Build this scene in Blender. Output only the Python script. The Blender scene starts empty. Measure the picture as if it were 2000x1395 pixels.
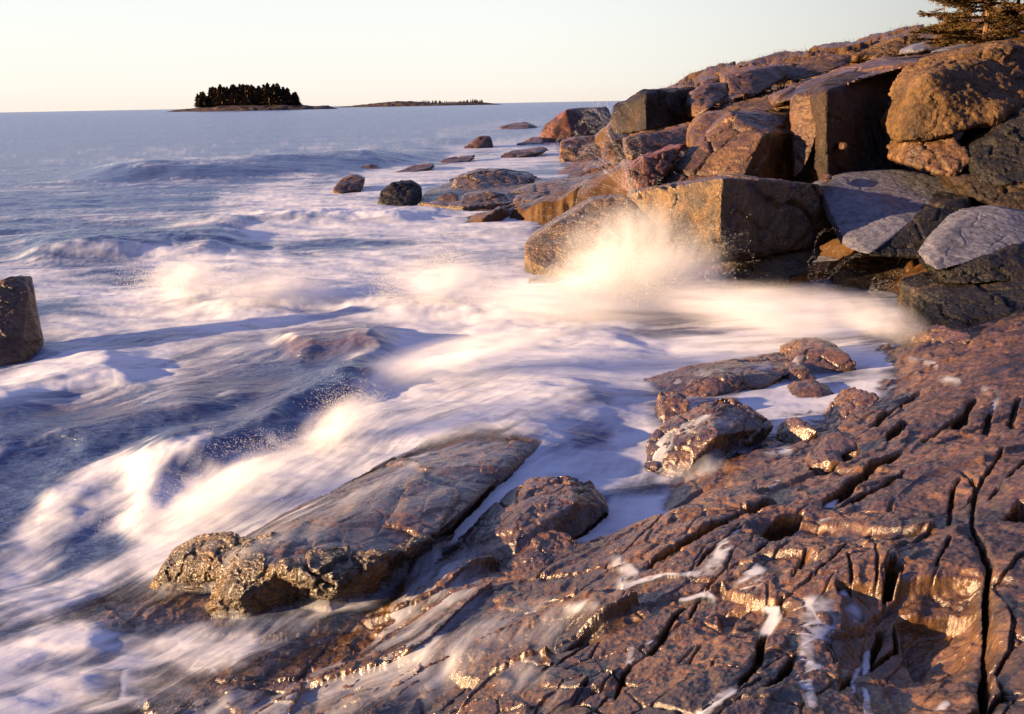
import bpy, bmesh, math, random, os
import numpy as np
from mathutils import Vector, Matrix
from mathutils.bvhtree import BVHTree
rnd = random.Random(7)
R = math.radians
SC = bpy.context.scene
C = SC.collection

# ------------------------------------------------------------ camera
F_PX, CXP, CYP = 1570.0, 1000.0, 697.5          # focal length and centre, in pixels of the 2000 px photograph
CAM = np.array((0.0, 0.0, 3.2))
cd = bpy.data.cameras.new('camera'); cam = bpy.data.objects.new('camera', cd); C.objects.link(cam)
cd.sensor_width = 36; cd.lens = 36 * F_PX / 2000; cd.clip_end = 60000; cd.clip_start = 0.05
RM = Matrix.Rotation(R(90 - 17.55), 4, 'X') @ Matrix.Rotation(R(-1.08), 4, 'Z')
cam.matrix_world = Matrix.Translation(Vector(CAM)) @ RM
SC.camera = cam
RN = np.array(RM.to_3x3())

# ------------------------------------------------------------ light
SUN_AZ, SUN_EL = -100.0, 9.0                     # degrees from straight ahead (minus = left), height over the horizon
SKY_STRENGTH = 0.1
w = bpy.data.worlds.new('World'); SC.world = w; w.use_nodes = True
nt = w.node_tree; N = nt.nodes; L = nt.links; N.clear()
wo = N.new('ShaderNodeOutputWorld'); bg = N.new('ShaderNodeBackground')
sky = N.new('ShaderNodeTexSky'); sky.sky_type = 'NISHITA'; sky.sun_disc = False
sky.sun_elevation = R(SUN_EL); sky.sun_rotation = R(SUN_AZ); sky.air_density = 1.0; sky.dust_density = 0.6; sky.ozone_density = 2.0
tc = N.new('ShaderNodeTexCoord'); sx = N.new('ShaderNodeSeparateXYZ'); L.new(tc.outputs['Generated'], sx.inputs[0])
rp = N.new('ShaderNodeValToRGB'); L.new(sx.outputs['Z'], rp.inputs[0])
e = rp.color_ramp.elements
stops = [(0.0, (1.06, 0.95, 0.86)), (0.02, (1.06, 1.00, 0.93)), (0.07, (1.05, 1.03, 0.98)), (0.12, (1.02, 1.02, 1.01)), (0.22, (0.62, 0.76, 1.22)), (0.42, (0.38, 0.47, 1.0)), (1.0, (0.19, 0.22, 0.56))]
e[0].position = stops[0][0]; e[0].color = (*stops[0][1], 1); e[1].position = 1.0; e[1].color = (*stops[-1][1], 1)
for p, c in stops[1:-1]:
    q = e.new(p); q.color = (*c, 1)
sc10 = N.new('ShaderNodeVectorMath'); sc10.operation = 'SCALE'; sc10.inputs['Scale'].default_value = 0.262 / SKY_STRENGTH
L.new(rp.outputs[0], sc10.inputs[0])
mx = N.new('ShaderNodeMix'); mx.data_type = 'RGBA'; mx.inputs[0].default_value = 0.92
L.new(sky.outputs[0], mx.inputs[6]); L.new(sc10.outputs[0], mx.inputs[7])
# low sky behind and right of camera: added dimming to deepen the rock shade
dt = N.new('ShaderNodeVectorMath'); dt.operation = 'DOT_PRODUCT'; dt.inputs[1].default_value = (0.60, -0.80, 0.0); L.new(tc.outputs['Generated'], dt.inputs[0])
dm = N.new('ShaderNodeMapRange'); dm.interpolation_type = 'SMOOTHSTEP'; dm.inputs[1].default_value = -0.85; dm.inputs[2].default_value = 0.15; dm.inputs[3].default_value = 1.0; dm.inputs[4].default_value = 0.03; L.new(dt.outputs['Value'], dm.inputs[0])
dv = N.new('ShaderNodeVectorMath'); dv.operation = 'SCALE'; L.new(mx.outputs[2], dv.inputs[0]); zm = N.new('ShaderNodeMapRange'); zm.interpolation_type = 'SMOOTHSTEP'; zm.inputs[1].default_value = 0.2; zm.inputs[2].default_value = 0.75; L.new(sx.outputs['Z'], zm.inputs[0])
dd = N.new('ShaderNodeMath'); dd.operation = 'MAXIMUM'; L.new(dm.outputs[0], dd.inputs[0]); L.new(zm.outputs[0], dd.inputs[1]); L.new(dd.outputs[0], dv.inputs['Scale'])
L.new(dv.outputs[0], bg.inputs[0]); bg.inputs[1].default_value = SKY_STRENGTH; L.new(bg.outputs[0], wo.inputs[0])
sd = bpy.data.lights.new('sun', 'SUN'); sd.energy = 5.0; sd.angle = R(0.6); sd.color = (1.0, 0.66, 0.36)
so = bpy.data.objects.new('sun', sd); C.objects.link(so)
a = R(SUN_AZ); SUNV = Vector((math.sin(a) * math.cos(R(SUN_EL)), math.cos(a) * math.cos(R(SUN_EL)), math.sin(R(SUN_EL))))
so.rotation_euler = SUNV.to_track_quat('Z', 'Y').to_euler(); so.location = (-20, -5, 20)
SC.view_settings.view_transform = 'Standard'; SC.view_settings.look = 'None'; SC.view_settings.gamma = 1
SC.view_settings.exposure = 1.85
SC.cycles.volume_bounces = 6; SC.cycles.max_bounces = 8; SC.cycles.diffuse_bounces = 1; SC.cycles.transparent_max_bounces = 16
SC.cycles.volume_step_rate = 1.0

# ------------------------------------------------------------ projection helpers
def ray(px, py):
    d = RN @ np.array(((px - CXP) / F_PX, -(py - CYP) / F_PX, -1.0)); return d
def atY(px, py, Y):                              # the point of the pixel's sight line at forward distance Y
    d = ray(px, py); return CAM + d * (Y / d[1])
def atZ(px, py, z):
    d = ray(px, py); return CAM + d * ((z - CAM[2]) / d[2])
def project(P):                                  # (n,3) -> px, py
    q = (P - CAM) @ RN
    return CXP + F_PX * q[:, 0] / -q[:, 2], CYP - F_PX * q[:, 1] / -q[:, 2]

# ------------------------------------------------------------ noise (numpy)
def _h(*a):
    h = np.zeros(np.broadcast(*a).shape, np.uint32)
    for v, k in zip(a, (0x9E3779B1, 0x85EBCA77, 0xC2B2AE3D, 0x27D4EB2F)):
        h = (h ^ (v.astype(np.int64).astype(np.uint32) * np.uint32(k))) * np.uint32(0x2C1B3C6D)
        h ^= h >> np.uint32(15)
    h *= np.uint32(0x297A2D39); h ^= h >> np.uint32(13)
    return h
def hf(*a): return _h(*a).astype(np.float32) / np.float32(4294967296.0)
S0 = lambda s: np.array(s, np.int64)
def n2(x, y, seed=0):                            # value noise, -1..1
    xi = np.floor(x); yi = np.floor(y); fx = x - xi; fy = y - yi; xi = xi.astype(np.int64); yi = yi.astype(np.int64)
    u = fx * fx * fx * (fx * (fx * 6 - 15) + 10); v = fy * fy * fy * (fy * (fy * 6 - 15) + 10); s = S0(seed)
    a = hf(xi, yi, s); b = hf(xi + 1, yi, s); c = hf(xi, yi + 1, s); d = hf(xi + 1, yi + 1, s)
    return 2 * ((a * (1 - u) + b * u) * (1 - v) + (c * (1 - u) + d * u) * v) - 1
def n3(x, y, z, seed=0):
    xi, yi, zi = np.floor(x), np.floor(y), np.floor(z); fx, fy, fz = x - xi, y - yi, z - zi
    xi, yi, zi = (q.astype(np.int64) for q in (xi, yi, zi)); s = S0(seed)
    u, v, t = (q * q * (3 - 2 * q) for q in (fx, fy, fz)); r = 0
    for k, wz in ((0, 1 - t), (1, t)):
        for j, wy in ((0, 1 - v), (1, v)):
            r = r + wz * wy * (hf(xi, yi + j, zi + k, s) * (1 - u) + hf(xi + 1, yi + j, zi + k, s) * u)
    return 2 * r - 1
def fbm2(x, y, o=4, seed=0, g=0.5, lac=2.03):
    r = 0; a = 1; t = 0
    for i in range(o):
        r = r + a * n2(x, y, seed + i * 17); t += a; a *= g; x, y = (x * 0.8 - y * 0.6) * lac, (x * 0.6 + y * 0.8) * lac
    return r / t
def fbms(x, y, o=4, seed=0, g=0.5, lac=2.03):    # no rotation: keeps the stretch of streaks
    r = 0; a = 1; t = 0
    for i in range(o):
        r = r + a * n2(x, y, seed + i * 17); t += a; a *= g; x, y = x * lac + 3.1, y * lac + 7.7
    return r / t
def fbm3(p, f, o=4, seed=0, g=0.5):
    r = 0; a = 1; t = 0; x, y, z = p[:, 0] * f, p[:, 1] * f, p[:, 2] * f
    for i in range(o):
        r = r + a * n3(x, y, z, seed + i * 17); t += a; a *= g
        x, y, z = (x * 0.8 - y * 0.6) * 2.03, (x * 0.6 + y * 0.8) * 2.03, z * 2.03 + 5
    return r / t
def ss(a, b, x):
    t = np.clip((x - a) / (b - a), 0, 1); return t * t * (3 - 2 * t)
def voro2(x, y, seed=0, jit=0.85):               # F1, F2, cell random, offset to the cell's point
    xi = np.floor(x).astype(np.int64); yi = np.floor(y).astype(np.int64)
    f1 = np.full(x.shape, 9.0); f2 = np.full(x.shape, 9.0); cr = np.zeros(x.shape); ox = np.zeros(x.shape); oy = np.zeros(x.shape)
    for i in (-1, 0, 1):
        for j in (-1, 0, 1):
            a, b = xi + i, yi + j
            px = a + 0.5 + jit * (hf(a, b, S0(seed)) - 0.5); py = b + 0.5 + jit * (hf(a, b, S0(seed + 1)) - 0.5)
            d = np.hypot(px - x, py - y); m = d < f1
            f2 = np.where(m, f1, np.minimum(f2, d)); cr = np.where(m, hf(a, b, S0(seed + 2)), cr)
            ox = np.where(m, x - px, ox); oy = np.where(m, y - py, oy); f1 = np.where(m, d, f1)
    return f1, f2, cr, ox, oy
def voro3(p, f, seed=0):
    x, y, z = p[:, 0] * f, p[:, 1] * f, p[:, 2] * f
    xi, yi, zi = (np.floor(q).astype(np.int64) for q in (x, y, z))
    f1 = np.full(x.shape, 9.0); f2 = np.full(x.shape, 9.0); cr = np.zeros(x.shape)
    for i in (-1, 0, 1):
        for j in (-1, 0, 1):
            for k in (-1, 0, 1):
                a, b, c = xi + i, yi + j, zi + k; h = _h(a, b, c, S0(seed))
                r = h.astype(np.float64) / 4294967296.0; r2 = (r * 917.3) % 1; r3 = (r * 5371.7) % 1
                d = np.sqrt((a + .1 + .8 * r - x) ** 2 + (b + .1 + .8 * r2 - y) ** 2 + (c + .1 + .8 * r3 - z) ** 2)
                m = d < f1; f2 = np.where(m, f1, np.minimum(f2, d)); cr = np.where(m, (r * 31.7) % 1, cr); f1 = np.where(m, d, f1)
    return f1, f2, cr
def segdist(X, Y, pl, signed=False):             # distance to a polyline; param along it; side
    D = np.full(X.shape, 1e9); T = np.zeros(X.shape); S = np.zeros(X.shape); n = len(pl) - 1
    for i in range(n):
        (ax, ay), (bx, by) = pl[i][:2], pl[i + 1][:2]; dx, dy = bx - ax, by - ay; l2 = dx * dx + dy * dy + 1e-12
        t = np.clip(((X - ax) * dx + (Y - ay) * dy) / l2, 0, 1); ex = X - ax - t * dx; ey = Y - ay - t * dy
        d = ex * ex + ey * ey; m = d < D; D = np.where(m, d, D); T = np.where(m, (i + t) / n, T)
        if signed: S = np.where(m, np.sign(dx * ey - dy * ex), S)
    D = np.sqrt(D)
    return (D, T, S) if signed else (D, T)
def inpoly(X, Y, poly):
    r = np.zeros(X.shape, bool); n = len(poly)
    for i in range(n):
        (ax, ay), (bx, by) = poly[i], poly[(i + 1) % n]
        c = ((ay > Y) != (by > Y)); r ^= c & (X < (bx - ax) * (Y - ay) / ((by - ay) if by != ay else 1e-9) + ax)
    return r

# ------------------------------------------------------------ object helpers
def tag(o, label=None, cat=None, group=None, kind=None):
    if label: o['label'] = label
    if cat: o['category'] = cat
    if group: o['group'] = group
    if kind: o['kind'] = kind
    return o
def grid_mesh(name, V, nr, nc, mat, attrs=None, keep=None):
    idx = np.arange(nr * nc).reshape(nr, nc)
    q = np.stack([idx[:-1, :-1], idx[:-1, 1:], idx[1:, 1:], idx[1:, :-1]], -1).reshape(-1, 4)
    if keep is not None:
        kq = keep[q].any(1); q = q[kq]
        used = np.zeros(nr * nc, bool); used[q.ravel()] = True; re = np.cumsum(used) - 1
        q = re[q]; V = V[used]; attrs = {k: v[used] for k, v in (attrs or {}).items()}
    me = mesh_np(name, V, q); o = bpy.data.objects.new(name, me); C.objects.link(o); me.materials.append(mat)
    for k, v in (attrs or {}).items():
        at = me.attributes.new(k, 'FLOAT', 'POINT'); at.data.foreach_set('value', v.astype(np.float32).ravel())
    return o
def mesh_np(name, V, Q, smooth=True):
    me = bpy.data.meshes.new(name); n = len(Q); k = Q.shape[1]
    me.vertices.add(len(V)); me.vertices.foreach_set('co', np.ascontiguousarray(V, np.float32).ravel())
    me.loops.add(n * k); me.loops.foreach_set('vertex_index', np.ascontiguousarray(Q, np.int32).ravel())
    me.polygons.add(n); me.polygons.foreach_set('loop_start', np.arange(0, n * k, k, dtype=np.int32))
    me.polygons.foreach_set('loop_total', np.full(n, k, np.int32))
    me.update(calc_edges=True); me.polygons.foreach_set('use_smooth', np.full(n, smooth))
    return me

# ------------------------------------------------------------ materials
def mat_new(name):
    m = bpy.data.materials.new(name); m.use_nodes = True; nt = m.node_tree; nt.nodes.clear()
    return m, nt.nodes, nt.links
def ramp(N, L, src, stops):
    r = N.new('ShaderNodeValToRGB'); L.new(src, r.inputs[0]); e = r.color_ramp.elements
    e[0].position = stops[0][0]; e[0].color = (*stops[0][1], 1); e[1].position = stops[-1][0]; e[1].color = (*stops[-1][1], 1)
    for p, c in stops[1:-1]:
        q = e.new(p); q.color = (*c, 1)
    return r.outputs[0]
def noise(N, L, vec, scale, detail=6, rough=0.55, dist=0.0):
    t = N.new('ShaderNodeTexNoise'); t.inputs['Scale'].default_value = scale; t.inputs['Detail'].default_value = detail
    t.inputs['Roughness'].default_value = rough; t.inputs['Distortion'].default_value = dist; L.new(vec, t.inputs['Vector']); return t.outputs[0]
def math_(N, L, op, a, b=None, c=None, clamp=False):
    m = N.new('ShaderNodeMath'); m.operation = op; m.use_clamp = clamp
    for i, v in enumerate((a, b, c)):
        if v is None: continue
        if isinstance(v, (int, float)): m.inputs[i].default_value = v
        else: L.new(v, m.inputs[i])
    return m.outputs[0]
def rock_mat(name, cols, rough=(0.3, 0.6), scale=1.0, bump=0.5, fine=60.0, wet=0.5, stretch=(1, 1, 1), fdist=0.02, coat=0.0):
    m, N, L = mat_new(name); out = N.new('ShaderNodeOutputMaterial'); b = N.new('ShaderNodeBsdfPrincipled')
    tc = N.new('ShaderNodeTexCoord'); mp = N.new('ShaderNodeMapping'); mp.inputs['Scale'].default_value = stretch; L.new(tc.outputs['Object'], mp.inputs[0]); v = mp.outputs[0]
    n1 = noise(N, L, v, 1.3 * scale, 8, 0.62, 0.4); col = ramp(N, L, n1, [(0.30, cols[0]), (0.45, cols[1]), (0.58, cols[2]), (0.72, cols[3])])
    n2_ = noise(N, L, v, 14 * scale, 6, 0.7); r2 = ramp(N, L, n2_, [(0.36, (0.28, 0.28, 0.28)), (0.64, (1.4, 1.35, 1.3))])
    mu = N.new('ShaderNodeMix'); mu.data_type = 'RGBA'; mu.blend_type = 'MULTIPLY'; mu.inputs[0].default_value = 0.85; L.new(col, mu.inputs[6]); L.new(r2, mu.inputs[7])
    L.new(mu.outputs[2], b.inputs['Base Color']); b.inputs['Coat Weight'].default_value = coat; b.inputs['Coat Roughness'].default_value = 0.24; b.inputs['Coat IOR'].default_value = 1.45
    n4 = noise(N, L, v, 3.0 * scale, 4, 0.6)
    mr = N.new('ShaderNodeMapRange'); mr.inputs[1].default_value = 0.35; mr.inputs[2].default_value = 0.65; mr.inputs[3].default_value = rough[0]; mr.inputs[4].default_value = rough[1]
    L.new(n4, mr.inputs[0]); L.new(mr.outputs[0], b.inputs['Roughness']); b.inputs['Specular IOR Level'].default_value = wet
    nf = noise(N, L, v, fine, 5, 0.65); ng = noise(N, L, v, fine * 0.22, 6, 0.6)
    vo = N.new('ShaderNodeTexVoronoi'); vo.inputs['Scale'].default_value = fine * 0.7; L.new(v, vo.inputs['Vector'])
    h = math_(N, L, 'ADD', math_(N, L, 'MULTIPLY', ng, 2.2), nf); h = math_(N, L, 'ADD', h, math_(N, L, 'MULTIPLY', vo.outputs[0], -0.5))
    bp = N.new('ShaderNodeBump'); bp.inputs['Strength'].default_value = bump; bp.inputs['Distance'].default_value = fdist; L.new(h, bp.inputs['Height'])
    L.new(bp.outputs[0], b.inputs['Normal']); L.new(bp.outputs[0], b.inputs['Coat Normal']); L.new(b.outputs[0], out.inputs[0])
    return m
M_SHELF = rock_mat('wet_shelf_rock', [(0.014, 0.009, 0.006), (0.064, 0.032, 0.013), (0.140, 0.068, 0.022), (0.062, 0.038, 0.026)], (0.18, 0.42), 1.2, 0.6, 48, 1.0, fdist=0.010, stretch=(1, 1.6, 1), coat=0.38)
M_BARN = rock_mat('barnacled_rock', [(0.018, 0.012, 0.006), (0.085, 0.048, 0.014), (0.19, 0.105, 0.026), (0.10, 0.055, 0.02)], (0.22, 0.42), 2.0, 1.0, 40, 0.9, fdist=0.03)
M_BLOCK = rock_mat('brown_granite', [(0.022, 0.013, 0.008), (0.085, 0.043, 0.018), (0.15, 0.078, 0.032), (0.10, 0.048, 0.022)], (0.3, 0.6), 0.7, 0.7, 30, 0.45, fdist=0.03)
M_RED = rock_mat('reddish_granite', [(0.03, 0.016, 0.012), (0.10, 0.040, 0.022), (0.17, 0.065, 0.035), (0.13, 0.055, 0.032)], (0.3, 0.6), 0.7, 0.7, 30, 0.45, fdist=0.03)
M_TAN = rock_mat('dry_tan_granite', [(0.03, 0.018, 0.008), (0.095, 0.052, 0.019), (0.15, 0.082, 0.030), (0.11, 0.060, 0.024)], (0.6, 0.85), 0.8, 0.9, 16, 0.3, fdist=0.05)
M_PALE = rock_mat('pale_smooth_granite', [(0.07, 0.07, 0.085), (0.11, 0.11, 0.135), (0.14, 0.14, 0.17), (0.09, 0.09, 0.11)], (0.4, 0.6), 0.8, 0.35, 25, 0.4, fdist=0.02)
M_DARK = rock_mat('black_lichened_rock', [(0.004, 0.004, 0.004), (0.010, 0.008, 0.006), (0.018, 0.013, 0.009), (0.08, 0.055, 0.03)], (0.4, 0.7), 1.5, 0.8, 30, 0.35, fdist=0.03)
M_SHADED = rock_mat('shade_darkened_granite', [(0.006, 0.005, 0.004), (0.020, 0.013, 0.008), (0.045, 0.026, 0.013), (0.025, 0.015, 0.009)], (0.45, 0.7), 0.8, 0.8, 25, 0.25, fdist=0.03)  # shade painted in: base colour lowered so unlit block faces turn black
M_HEAD = rock_mat('headland_rock', [(0.02, 0.013, 0.008), (0.07, 0.038, 0.018), (0.12, 0.065, 0.028), (0.08, 0.042, 0.022)], (0.5, 0.8), 0.5, 0.9, 10, 0.35, fdist=0.06)

def water_mat():
    m, N, L = mat_new('sea_water'); out = N.new('ShaderNodeOutputMaterial')
    at = lambda n: (lambda q: (setattr(q, 'attribute_name', n), q.outputs['Fac'])[1])(N.new('ShaderNodeAttribute'))
    foam, alpha = at('foam'), at('alpha')
    geo = N.new('ShaderNodeNewGeometry'); mp = N.new('ShaderNodeMapping'); mp.inputs['Scale'].default_value = (0.35, 1.0, 1.0); L.new(geo.outputs['Position'], mp.inputs[0])
    wb = N.new('ShaderNodeBsdfPrincipled'); wc = N.new('ShaderNodeMix'); wc.data_type = 'RGBA'; L.new(at('silt'), wc.inputs[0]); wc.inputs[6].default_value = (0.052, 0.080, 0.165, 1); wc.inputs[7].default_value = (0.13, 0.060, 0.035, 1); L.new(wc.outputs[2], wb.inputs['Base Color']); wb.inputs['Roughness'].default_value = 0.27; wb.inputs['IOR'].default_value = 1.42
    nz = math_(N, L, 'ADD', noise(N, L, mp.outputs[0], 2.2, 7, 0.6, 0.3), math_(N, L, 'MULTIPLY', noise(N, L, mp.outputs[0], .10, 8, 0.7, 0.3), 4.0)); bp = N.new('ShaderNodeBump'); bp.inputs['Strength'].default_value = 0.9; bp.inputs['Distance'].default_value = 0.16
    L.new(nz, bp.inputs['Height']); L.new(bp.outputs[0], wb.inputs['Normal'])
    fb = N.new('ShaderNodeBsdfPrincipled'); fb.inputs['Base Color'].default_value = (0.78, 0.79, 0.84, 1); fb.inputs['Roughness'].default_value = 0.9; fb.inputs['Specular IOR Level'].default_value = 0.1
    nb = noise(N, L, mp.outputs[0], 9, 5, 0.55, 0.5); b2 = N.new('ShaderNodeBump'); b2.inputs['Strength'].default_value = 0.15; b2.inputs['Distance'].default_value = 0.05
    L.new(nb, b2.inputs['Height']); L.new(b2.outputs[0], fb.inputs['Normal'])
    tl = N.new('ShaderNodeBsdfTranslucent'); tl.inputs[0].default_value = (0.8, 0.8, 0.82, 1)
    mf = N.new('ShaderNodeMixShader'); mf.inputs[0].default_value = 0.25; L.new(fb.outputs[0], mf.inputs[1]); L.new(tl.outputs[0], mf.inputs[2])
    ms = N.new('ShaderNodeMixShader'); L.new(foam, ms.inputs[0]); L.new(wb.outputs[0], ms.inputs[1]); L.new(mf.outputs[0], ms.inputs[2])
    tr = N.new('ShaderNodeBsdfTransparent'); ma = N.new('ShaderNodeMixShader'); L.new(alpha, ma.inputs[0]); L.new(tr.outputs[0], ma.inputs[1]); L.new(ms.outputs[0], ma.inputs[2])
    L.new(ma.outputs[0], out.inputs[0]); return m
M_WATER = water_mat()

# ------------------------------------------------------------ the sheet of near points shared by ground and water
u = np.linspace(1.30 ** -0.5, 60.0 ** -0.5, 1180); rr = u ** -2.0
rr2 = np.geomspace(60, 40000, 90)[1:]; rr = np.concatenate([rr, rr2]); NRG = len(rr)
az = np.concatenate([np.linspace(-80, -37, 60)[:-1], np.linspace(-37, 37, 960), np.linspace(37, 80, 60)[1:]]) * math.pi / 180
NCG = len(az)
GX = (rr[:, None] * np.sin(az)[None]).ravel(); GY = (rr[:, None] * np.cos(az)[None]).ravel()

class RBF:                                       # linear radial basis surface through control points (x, y, z)
    def __init__(s, P, smooth=0.0):
        P = np.array(P, float); s.c = P[:, :2]; n = len(P)
        K = np.hypot(*(s.c[:, None] - s.c[None]).transpose(2, 0, 1)) * -1; K -= smooth * np.eye(n)
        A = np.zeros((n + 1, n + 1)); A[:n, :n] = K; A[:n, n] = 1; A[n, :n] = 1
        s.w = np.linalg.solve(A, np.concatenate([P[:, 2], [0]]))
    def __call__(s, X, Y):
        r = np.full(X.shape, s.w[-1])
        for (cx, cy), wv in zip(s.c, s.w): r -= wv * np.sqrt((X - cx) ** 2 + (Y - cy) ** 2 + 0.004)
        return r
gz = [(0,1395,-.05),(0,1250,-.1),(150,1330,.0),(300,1395,.3),(300,1250,.08),(450,1270,.11),(600,1395,.46),(600,1250,.16),(750,1180,.20),(800,1300,.54),(900,1395,.9),
 (900,1250,.7),(880,1110,.42),(1000,1120,.5),(1050,1200,.72),(1200,1395,1.15),(1200,1200,.92),(1185,1095,.75),(1400,1395,1.3),(1400,1250,1.15),(1400,1120,1.02),(1300,1060,.88),(1290,1000,.78),
 (1380,960,.62),(1600,1395,1.32),(1600,1250,1.2),(1600,1120,1.2),(1600,1020,.98),(1750,1280,1.18),(1750,1395,1.25),(1850,1180,1.25),(1780,1100,1.32),(1860,1300,1.22),(1970,1395,1.5),(1970,1200,1.45),(2100,1300,1.5),(2000,1000,1.25),(2100,900,1.4),
 (2000,820,1.02),(2000,700,.85),(1900,650,.68),(1850,900,.98),(1850,1000,1.04),(1750,960,1.03),(1700,900,.86),(1750,820,.72),(1800,700,.58),(1740,680,.46),(1600,900,.62),(1500,900,.56),(1430,900,.42),
 (1300,930,.2),(1250,830,.0),(1650,800,.25),(1560,790,.1),(1480,790,.1),(1400,780,.15),(1300,740,.0),(1700,740,.25),(1640,700,.1),(1200,960,.05),(1150,1050,.12),(1240,1060,.2),(1080,1000,0),(950,1040,-.05),(850,1090,.15),(740,1130,.15),
 (500,1000,-.5),(1000,850,-.4),(1250,650,-.4),(1500,640,-.1),(1700,630,.15),(400,1180,.07),(250,1190,.05),(130,1230,.02),(200,1000,-.6),(0,800,-1),(600,700,-1),(100,1120,-.5)]
GP = [atZ(px, py, z) for px, py, z in gz]
for px, py, Y in [(1900,600,10.5),(1760,590,12.0),(1650,540,14.5),(1500,520,16.5),(1300,450,17),(1250,352,21.5),(1400,330,19.5),(1500,330,18.2),(1650,330,17.5),(1750,260,19),(1850,360,15),(1950,380,13.5),(2050,450,12),(2050,250,16),
                  (1330,228,34),(1500,230,24),(1180,262,48),(1230,205,52),(1260,192,50),(1340,165,47),(1440,140,45),(1560,118,43),(1680,100,40),(1780,84,37),(1880,96,30),(2000,80,28),(2200,40,26),(1420,200,33),(1600,150,31),(1740,140,27),(1900,130,22)]:
    GP.append(atY(px, py, Y))
for q_ in [(1150,300,.1),(1200,325,.3),(1130,340,.0),(1180,370,.2),(1100,380,-.3)]: GP.append(atZ(*q_))
for x, y, z in [(0,60,-2),(-30,40,-2),(-20,15,-2),(-8,4,-1.2),(-6,1,-1),(3,1,1.4),(6,3,1.5),(10,6,1.9),(16,12,3.5),(30,20,6),(35,45,7.5),(25,60,5.5),(5,1,1.5),(12,70,1),(0,28,-.8),(4,20,-.6),(5,34,-.5),(4.5,45,-1)]: GP.append(np.array((x, y, z)))
H0 = RBF(GP, 0.02)
def onground(px, py, z=1.0):
    for _ in range(12):
        p = atZ(px, py, z); z = 0.5 * z + 0.5 * float(H0(p[0:1], p[1:2])[0])
    return atZ(px, py, z)

# ------------------------------------------------------------ ground: the rock shelf and the headland behind it
gsel = (np.hypot(GX, GY) < 75)
nrg = int(np.sum(rr < 75)); gx = GX[:nrg * NCG]; gy = GY[:nrg * NCG]
HB = H0(gx, gy)
rad = np.hypot(gx, gy)
shelf = 1 - ss(10.5, 13.0, gy)                  # 1 on the near shelf
# joint blocks, long axis along the strike of the big cracks
sa = onground(1268, 1100); sb = onground(1552, 984); ang = math.atan2(sb[1] - sa[1], sb[0] - sa[0])
us = gx * math.cos(ang) + gy * math.sin(ang); vs = -gx * math.sin(ang) + gy * math.cos(ang)
wx = fbm2(gx * 1.3, gy * 1.3, 3, 5) * 0.22; wy = fbm2(gx * 1.3, gy * 1.3, 3, 9) * 0.16
f1, f2, cr, ox, oy = voro2((us + wx) / 0.75, (vs + wy) / 0.42, 3)
e1 = f2 - f1
g1, g2, gr, px_, py_ = voro2((us + 0.5 * wx) / 0.30 + 7, (vs + 0.6 * wy) / 0.17 + 3, 11)
e2 = g2 - g1
gs = 2 * rad ** 1.5 * .00064; k1 = np.maximum(.03, 1.5 * gs / .42); k2 = np.maximum(.06, 1.5 * gs / .17)
msk = shelf * ss(-0.1, 0.35, fbm2(gx * 0.8 + 4, gy * 0.8, 3, 77) + 0.1)
crackpresence = ss(-0.25, 0.25, fbm2(gx * 0.9, gy * 0.9, 2, 31))
D = np.zeros_like(gx)
D += shelf * ss(0, k1, e1) * ((cr - 0.5) * 0.075 + (ox * 0.07 * (cr - 0.3) + oy * 0.07 * (0.5 - (cr * 7.3 % 1))))
D -= shelf * crackpresence * 0.05 * (1 - ss(0.0, k1, e1))
D += shelf * msk * ss(0, k2, e2) * (gr - 0.5) * 0.016
D -= shelf * msk * 0.018 * (1 - ss(0.0, k2, e2))
D += shelf * (0.013 * fbm2(gx * 2.2, gy * 2.2, 4, 2) + 0.010 * fbm2(gx * 14, gy * 14, 4, 8) + 0.012 * (0.5 - np.abs(fbm2(us * 3.0, vs * 7.0, 4, 4))) + 0.010 * (0.3 - np.abs(fbm2(us * 7 + 3, vs * 13, 4, 14, .6))) + 0.008 * fbm2(gx * 34, gy * 34, 3, 15, .65))
tq = (fbm2(gx * 1.1 + 9, gy * 1.1, 4, 55, .55) * 3.2 + .35 * vs / .42); tqf = np.floor(tq); D += shelf * .022 * (tqf + ss(.80, 1.0, tq - tqf) - tq)
far_ = 1 - shelf
D += far_ * (0.25 * fbm2(gx * 0.5, gy * 0.5, 5, 21) + 0.30 * (0.5 - np.abs(fbm2(gx * 0.35 + gy * .1, gy * 0.5, 4, 22))))
h1, h2, hr, hx_, hy_ = voro2(gx / 2.6 + wx, gy / 3.4 + wy, 41)
D += far_ * (ss(0, .12, h2 - h1) * (hr - 0.5) * 0.75 - 0.25 * (1 - ss(0, 0.12, h2 - h1)))
D += far_ * 0.05 * fbm2(gx * 3, gy * 3, 4, 23)

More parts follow.
